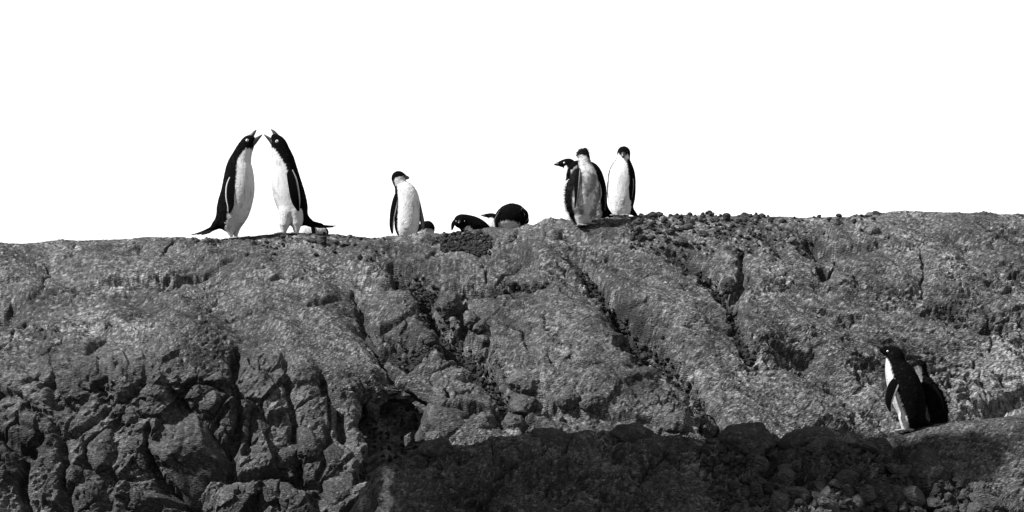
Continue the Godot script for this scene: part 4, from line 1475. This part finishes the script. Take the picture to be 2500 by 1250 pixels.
	out.append({"label": "dark penguin lying on the nest, its head lowered towards the pebbles", "z": -0.16, "base": [1380, 1035], "speckled": true,
		"chain": [[1620, 960, 30, -60, -0.3, -0.9, 0.4, 0.8], [1560, 930, 62, -50], [1480, 900, 96, -40], [1390, 880, 122, -30, -0.3, -0.9, 0.4, 0.8], [1300, 850, 112, 0, -0.2, -0.9, 0.5, 0.9], [1235, 835, 98, 40, 0, -1, 0.2, 1.2], [1212, 842, 84, 80, 0, -1, 0, 2.0]],
		"limbs": [[1480, 960, 70, -40, 1300, 960, 70, -10, 0], [1312, 925, 34, 70, 1325, 960, 40, 70, 1]],
		"flippers": [{"pts": [[1170, 800, 24, 20], [1130, 850, 30, 25], [1115, 900, 24, 30], [1105, 955, 6, 34]], "out": Vector3(-0.4, 0.3, 0.86), "edge": 1.0, "rim": 0.1}],
		"bill": [{"pts": [[1208, 845, 26, 140], [1205, 860, 18, 180], [1203, 878, 5, 205]]}], "eyes": [[1162, 842, 8, 1], [1276, 838, 8, 1]]}.merged(a2))
	out.append({"label": "white-throated penguin lying behind the nest with its bill pointing out", "z": -0.36, "base": [1700, 1100], "fixed": true,
		"chain": [[1860, 980, 60, 0, -0.5, -0.75, 0.4, -0.1], [1760, 920, 110, 0], [1690, 870, 100, 0, -0.5, -0.8, 0.35, -0.2], [1670, 800, 76, 0, -0.4, -0.9, 0.2, 0.05], [1640, 755, 48, 0, -0.3, -0.95, 0, 0.55], [1590, 742, 32, 0, -0.2, -1, 0, 0.9], [1550, 738, 22, 0]],
		"limbs": [[1800, 1000, 90, 0, 1680, 1000, 90, 0, 1], [1740, 1060, 70, 0, 1700, 1120, 60, 0, 1]],
		"bill": [{"pts": [[1570, 742, 24, 0], [1530, 740, 17, 0], [1487, 735, 5, 0]]}], "eyes": [[1600, 735, 7, 0]], "white": 0.6}.merged(a2))
	out.append({"label": "hump-backed penguin bent forward above the streaked crest hump", "z": -0.2, "base": [1860, 990],
		"chain": [[2060, 790, 70, -20, -0.15, -0.85, 0.5, 0.9], [1985, 745, 130, 0, -0.15, -0.85, 0.5, 0.85], [1900, 745, 180, 0, -0.15, -0.85, 0.5, 0.78], [1810, 780, 145, 0], [1755, 840, 85, -60, 0, -1, 0, 0.9], [1740, 900, 60, -120, 0, -1, 0, 2.0]],
		"limbs": [[1860, 880, 80, 30, 1850, 980, 50, 30, 1], [1960, 860, 70, 10, 1950, 970, 45, 10, 1]],
		"flippers": [{"pts": [[1760, 680, 24, 120], [1702, 780, 36, 112], [1695, 850, 30, 90], [1720, 918, 8, 80]], "out": Vector3(-0.7, 0.2, 0.65), "edge": 1.0}, {"pts": [[2030, 650, 26, 110], [2085, 700, 38, 95], [2095, 760, 36, 80], [2062, 815, 12, 70]], "out": Vector3(0.6, 0.4, 0.65), "edge": -1.0}],
		"bill": [{"pts": [[1738, 915, 26, -150], [1735, 950, 6, -190]]}], "eyes": []}.merged(a2))
	out.append({"label": "black-headed penguin in profile peering out behind the downy chick", "z": -0.36, "base": [420, 1200], "fixed": true,
		"chain": [[430, 1000, 110, 0, -0.98, 0, 0.2, 0.1], [425, 860, 140, 0], [405, 680, 130, 0], [385, 540, 100, 0, -0.98, 0, 0.2, 0.2], [370, 450, 84, 0, -0.95, -0.2, 0.2, 0.35], [372, 375, 74, 0, -0.6, -0.8, 0.2, 0.9], [325, 358, 60, 0, 0, -1, 0, 2.0], [275, 362, 46, 0], [240, 365, 32, 0]],
		"limbs": [[400, 1050, 70, 40, 400, 1210, 44, 40, 1], [460, 1050, 70, -20, 460, 1210, 44, -20, 1]],
		"bill": [{"pts": [[255, 365, 36, 0], [215, 367, 25, 0], [190, 370, 18, 0], [168, 376, 7, 0]]}], "eyes": [[298, 358, 13, 1]],
		"tail": [520, 1060, 0, [[620, 1100, 0], [610, 1110, 20]]]}.merged(a3))
	out.append({"label": "adult penguin bowing its head down behind the downy chick", "z": -0.25, "base": [700, 1090],
		"chain": [[735, 960, 110, 0, -0.75, -0.1, 0.6, 0.3], [705, 840, 142, 0], [690, 660, 146, 0], [655, 500, 136, 0], [620, 415, 105, 0, -0.7, -0.5, 0.5, 0.5], [540, 370, 70, 0, -0.5, -0.8, 0.4, 0.55], [450, 375, 74, 0, 0.1, -0.95, 0.3, 0.35], [395, 420, 52, 0, 0.7, -0.6, 0.3, 0.45], [362, 475, 36, 0, 1, 0, 0, 1.2], [345, 510, 24, 0, 1, 0, 0, 2.0]],
		"limbs": [[650, 1000, 60, 40, 650, 1085, 36, 40, 1], [740, 1000, 60, 20, 745, 1085, 36, 20, 1], [800, 930, 70, -30, 900, 1000, 30, -40, 0], [405, 440, 45, 10, 420, 500, 36, 10, 1]],
		"flippers": [{"pts": [[770, 560, 26, 40], [790, 700, 40, 60], [800, 830, 42, 70], [808, 945, 16, 70]], "out": Vector3(0.5, 0.1, -0.85), "edge": 1.0, "inner": 0.3, "rim": 0.05}],
		"bill": [{"pts": [[348, 500, 24, 0], [335, 530, 17, 0], [318, 555, 5, 0]]}], "eyes": [],
		"tail": [880, 990, -40, [[945, 1010, -30], [930, 1022, 0], [900, 1030, 10]]]}.merged(a3))
	out.append({"label": "moulting downy chick with tufted crown and mottled belly", "z": 0.27, "base": [520, 1150], "chick": true, "tall": 0.515, "white": 0.62,
		"chain": [[525, 1040, 95, 0, 0.55, 0, 0.83, 0.3], [538, 940, 165, 0, 0.55, 0, 0.83, 0.1], [530, 830, 208, 0, 0.55, 0, 0.83, 0.24], [532, 700, 216, 0, 0.55, 0, 0.83, 0.42], [552, 570, 176, 0, 0.5, 0, 0.85, 0.6], [572, 460, 126, 0, 0.4, 0, 0.9, 0.25], [562, 360, 86, 0, 0.1, -0.2, 0.97, -0.1], [552, 285, 78, 0, -0.2, -0.8, 0.55, 0.2], [545, 245, 74, 0, -0.1, -0.95, 0.3, 0.3], [510, 232, 56, 14, -0.1, -0.95, 0.3, 0.35], [485, 235, 36, 20, 0, -1, 0, 0.6]],
		"limbs": [[490, 1040, 56, 70, 492, 1125, 24, 75, 1], [610, 1020, 50, 30, 600, 1100, 24, 20, 1], [545, 190, 40, 0, 560, 180, 36, 0, 0]],
		"flippers": [{"pts": [[478, 430, 34, 95], [462, 540, 40, 180], [452, 680, 34, 220], [446, 800, 24, 220], [430, 930, 6, 196]], "out": Vector3(-0.5, 0.05, 0.86), "edge": -1.0, "inner": 0.3, "rim": 0.3}, {"pts": [[670, 470, 26, -60], [735, 600, 36, -90], [755, 720, 34, -90], [750, 800, 10, -90]], "out": Vector3(0.8, 0, -0.6), "edge": 1.0}],
		"bill": [{"pts": [[500, 232, 34, 18], [472, 234, 22, 26], [450, 236, 7, 30]]}], "eyes": [[580, 240, 8, 0], [478, 212, 6, 0]], "feet": [[490, 1142, 90, 25, 1.05], [600, 1115, 20, 50, 1.0]]}.merged(a3))
	out.append({"label": "tall clean white-chested juvenile penguin looking down beside the downy chick", "z": -0.04, "base": [1025, 1010], "dirty": 0.2, "white": 0.78,
		"chain": [[1025, 930, 118, 0, -0.35, 0, 0.93, 0.2], [1025, 860, 152, 0, -0.35, 0, 0.93, 0.25], [1028, 750, 176, 0, -0.35, 0, 0.93, 0.5], [1030, 620, 180, 0, -0.35, 0, 0.93, 0.62], [1030, 500, 174, 0, -0.35, 0, 0.93, 0.66], [1036, 405, 140, 0, -0.35, 0, 0.93, 0.6], [1048, 315, 92, 0, -0.3, -0.2, 0.93, 0.35], [1054, 245, 84, 0, -0.2, -0.75, 0.6, 0.25], [1056, 200, 84, 0, -0.1, -0.95, 0.3, 0.45], [1050, 215, 62, 40, -0.1, -0.95, 0.3, 0.8]],
		"limbs": [[970, 940, 60, 60, 965, 1005, 36, 60, 1], [1075, 940, 60, 60, 1075, 1005, 36, 60, 1], [1110, 900, 60, -60, 1210, 985, 26, -70, 0]],
		"flippers": [{"pts": [[1125, 430, 30, 80], [1140, 540, 42, 120], [1142, 660, 40, 135], [1138, 760, 26, 135], [1140, 818, 8, 130]], "out": Vector3(0.55, 0.05, 0.83), "edge": -1.0, "inner": 0.5}, {"pts": [[900, 460, 26, -60], [870, 600, 34, -70], [868, 740, 26, -60], [880, 810, 8, -60]], "out": Vector3(-0.7, 0, -0.7), "edge": 1.0}],
		"bill": [{"pts": [[1047, 225, 32, 85], [1045, 250, 24, 115], [1043, 270, 15, 130], [1042, 284, 5, 134]]}], "eyes": [[1000, 188, 8, 0], [1098, 195, 7, 0]], "feet": [[965, 1010, 70, -30], [1070, 1012, 70, -10]],
		"tail": [1200, 980, -70, [[1300, 1012, -60], [1280, 1018, -40], [1250, 1020, -20]]]}.merged(a3))
	out.append({"label": "adult penguin seen from behind, bill raised, standing below the slope on the ridge", "z": 2.28, "base": [520, 1105], "white": 0.68,
		"chain": [[590, 990, 90, 0, -1, 0, 0.05, 0.62], [588, 930, 142, 0, -1, 0, 0.05, 0.6], [575, 830, 168, 0, -1, 0, 0.05, 0.58], [542, 720, 188, 0, -1, 0, 0.05, 0.58], [502, 600, 190, 0, -1, 0, 0.05, 0.62], [462, 490, 172, 0, -1, 0, 0.05, 0.66], [420, 400, 138, 0, -1, 0, 0.05, 0.66], [400, 325, 112, 0, -1, -0.1, 0.05, 0.8], [395, 255, 102, 0, -1, -0.1, 0, 1.1], [350, 205, 72, 0, -1, 0, 0, 2.0], [295, 190, 55, 0], [258, 180, 40, 0]],
		"limbs": [[500, 960, 70, 50, 490, 1085, 26, 55, 1], [560, 990, 60, 0, 565, 1080, 30, 10, 1], [640, 960, 70, -10, 800, 1030, 26, -20, 0]],
		"flippers": [{"pts": [[410, 510, 44, 130], [352, 600, 58, 168], [318, 700, 52, 180], [302, 790, 38, 184], [318, 886, 9, 184]], "out": Vector3(-0.15, 0.1, 0.98), "edge": -1.0, "inner": 0.35, "rim": 0.6}],
		"bill": [{"called": "upper_bill", "pts": [[270, 170, 32, 0], [225, 145, 20, 0], [185, 130, 12, 0], [140, 124, 3, 0]]}, {"called": "lower_bill", "pts": [[285, 215, 30, 0], [250, 185, 18, 0], [228, 158, 10, 0], [205, 138, 3, 0]]}],
		"eyes": [[303, 201, 13, 1]], "feet": [[490, 1098, 60, -80], [560, 1095, 10, -60]],
		"tail": [770, 1015, -20, [[1012, 1076, -30], [960, 1085, 0], [900, 1090, 20], [940, 1070, -40], [860, 1085, 30]]]}.merged(a4))
	out.append({"label": "dark moulting chick standing in the shade behind the raised-bill adult", "z": 2.13, "base": [850, 1075], "chick": true, "sooty": 0.45, "tall": 0.36, "white": 0.25,
		"chain": [[862, 985, 125, 0, -0.95, 0, 0.3, 0.8], [842, 880, 145, 0, -0.95, 0, 0.3, 0.78], [800, 740, 135, 0, -0.95, 0, 0.3, 0.9], [752, 620, 105, 0, -0.95, 0, 0.3, 0.9], [712, 520, 76, 0, -0.95, -0.1, 0.3, 0.5], [680, 430, 74, 0, -0.7, -0.6, 0.4, 0.3], [668, 385, 76, 0, -0.3, -0.9, 0.3, 0.3], [630, 385, 56, 0, -0.2, -0.95, 0.2, 0.4], [600, 385, 36, 0, 0, -1, 0, 0.8]],
		"limbs": [[820, 1020, 70, 30, 815, 1075, 40, 30, 1], [890, 1020, 70, -10, 890, 1075, 40, -10, 0], [880, 700, 40, 0, 900, 740, 40, 0, 0]],
		"flippers": [{"pts": [[800, 600, 26, 90], [860, 720, 36, 130], [890, 830, 32, 145], [900, 930, 8, 140]], "out": Vector3(0.3, 0, 0.95), "edge": -1.0, "rim": 0.03}],
		"bill": [{"pts": [[605, 385, 32, 0], [575, 388, 20, 0], [545, 392, 5, 0]]}], "eyes": [[672, 352, 7, 0]]}.merged(a4))
	return out
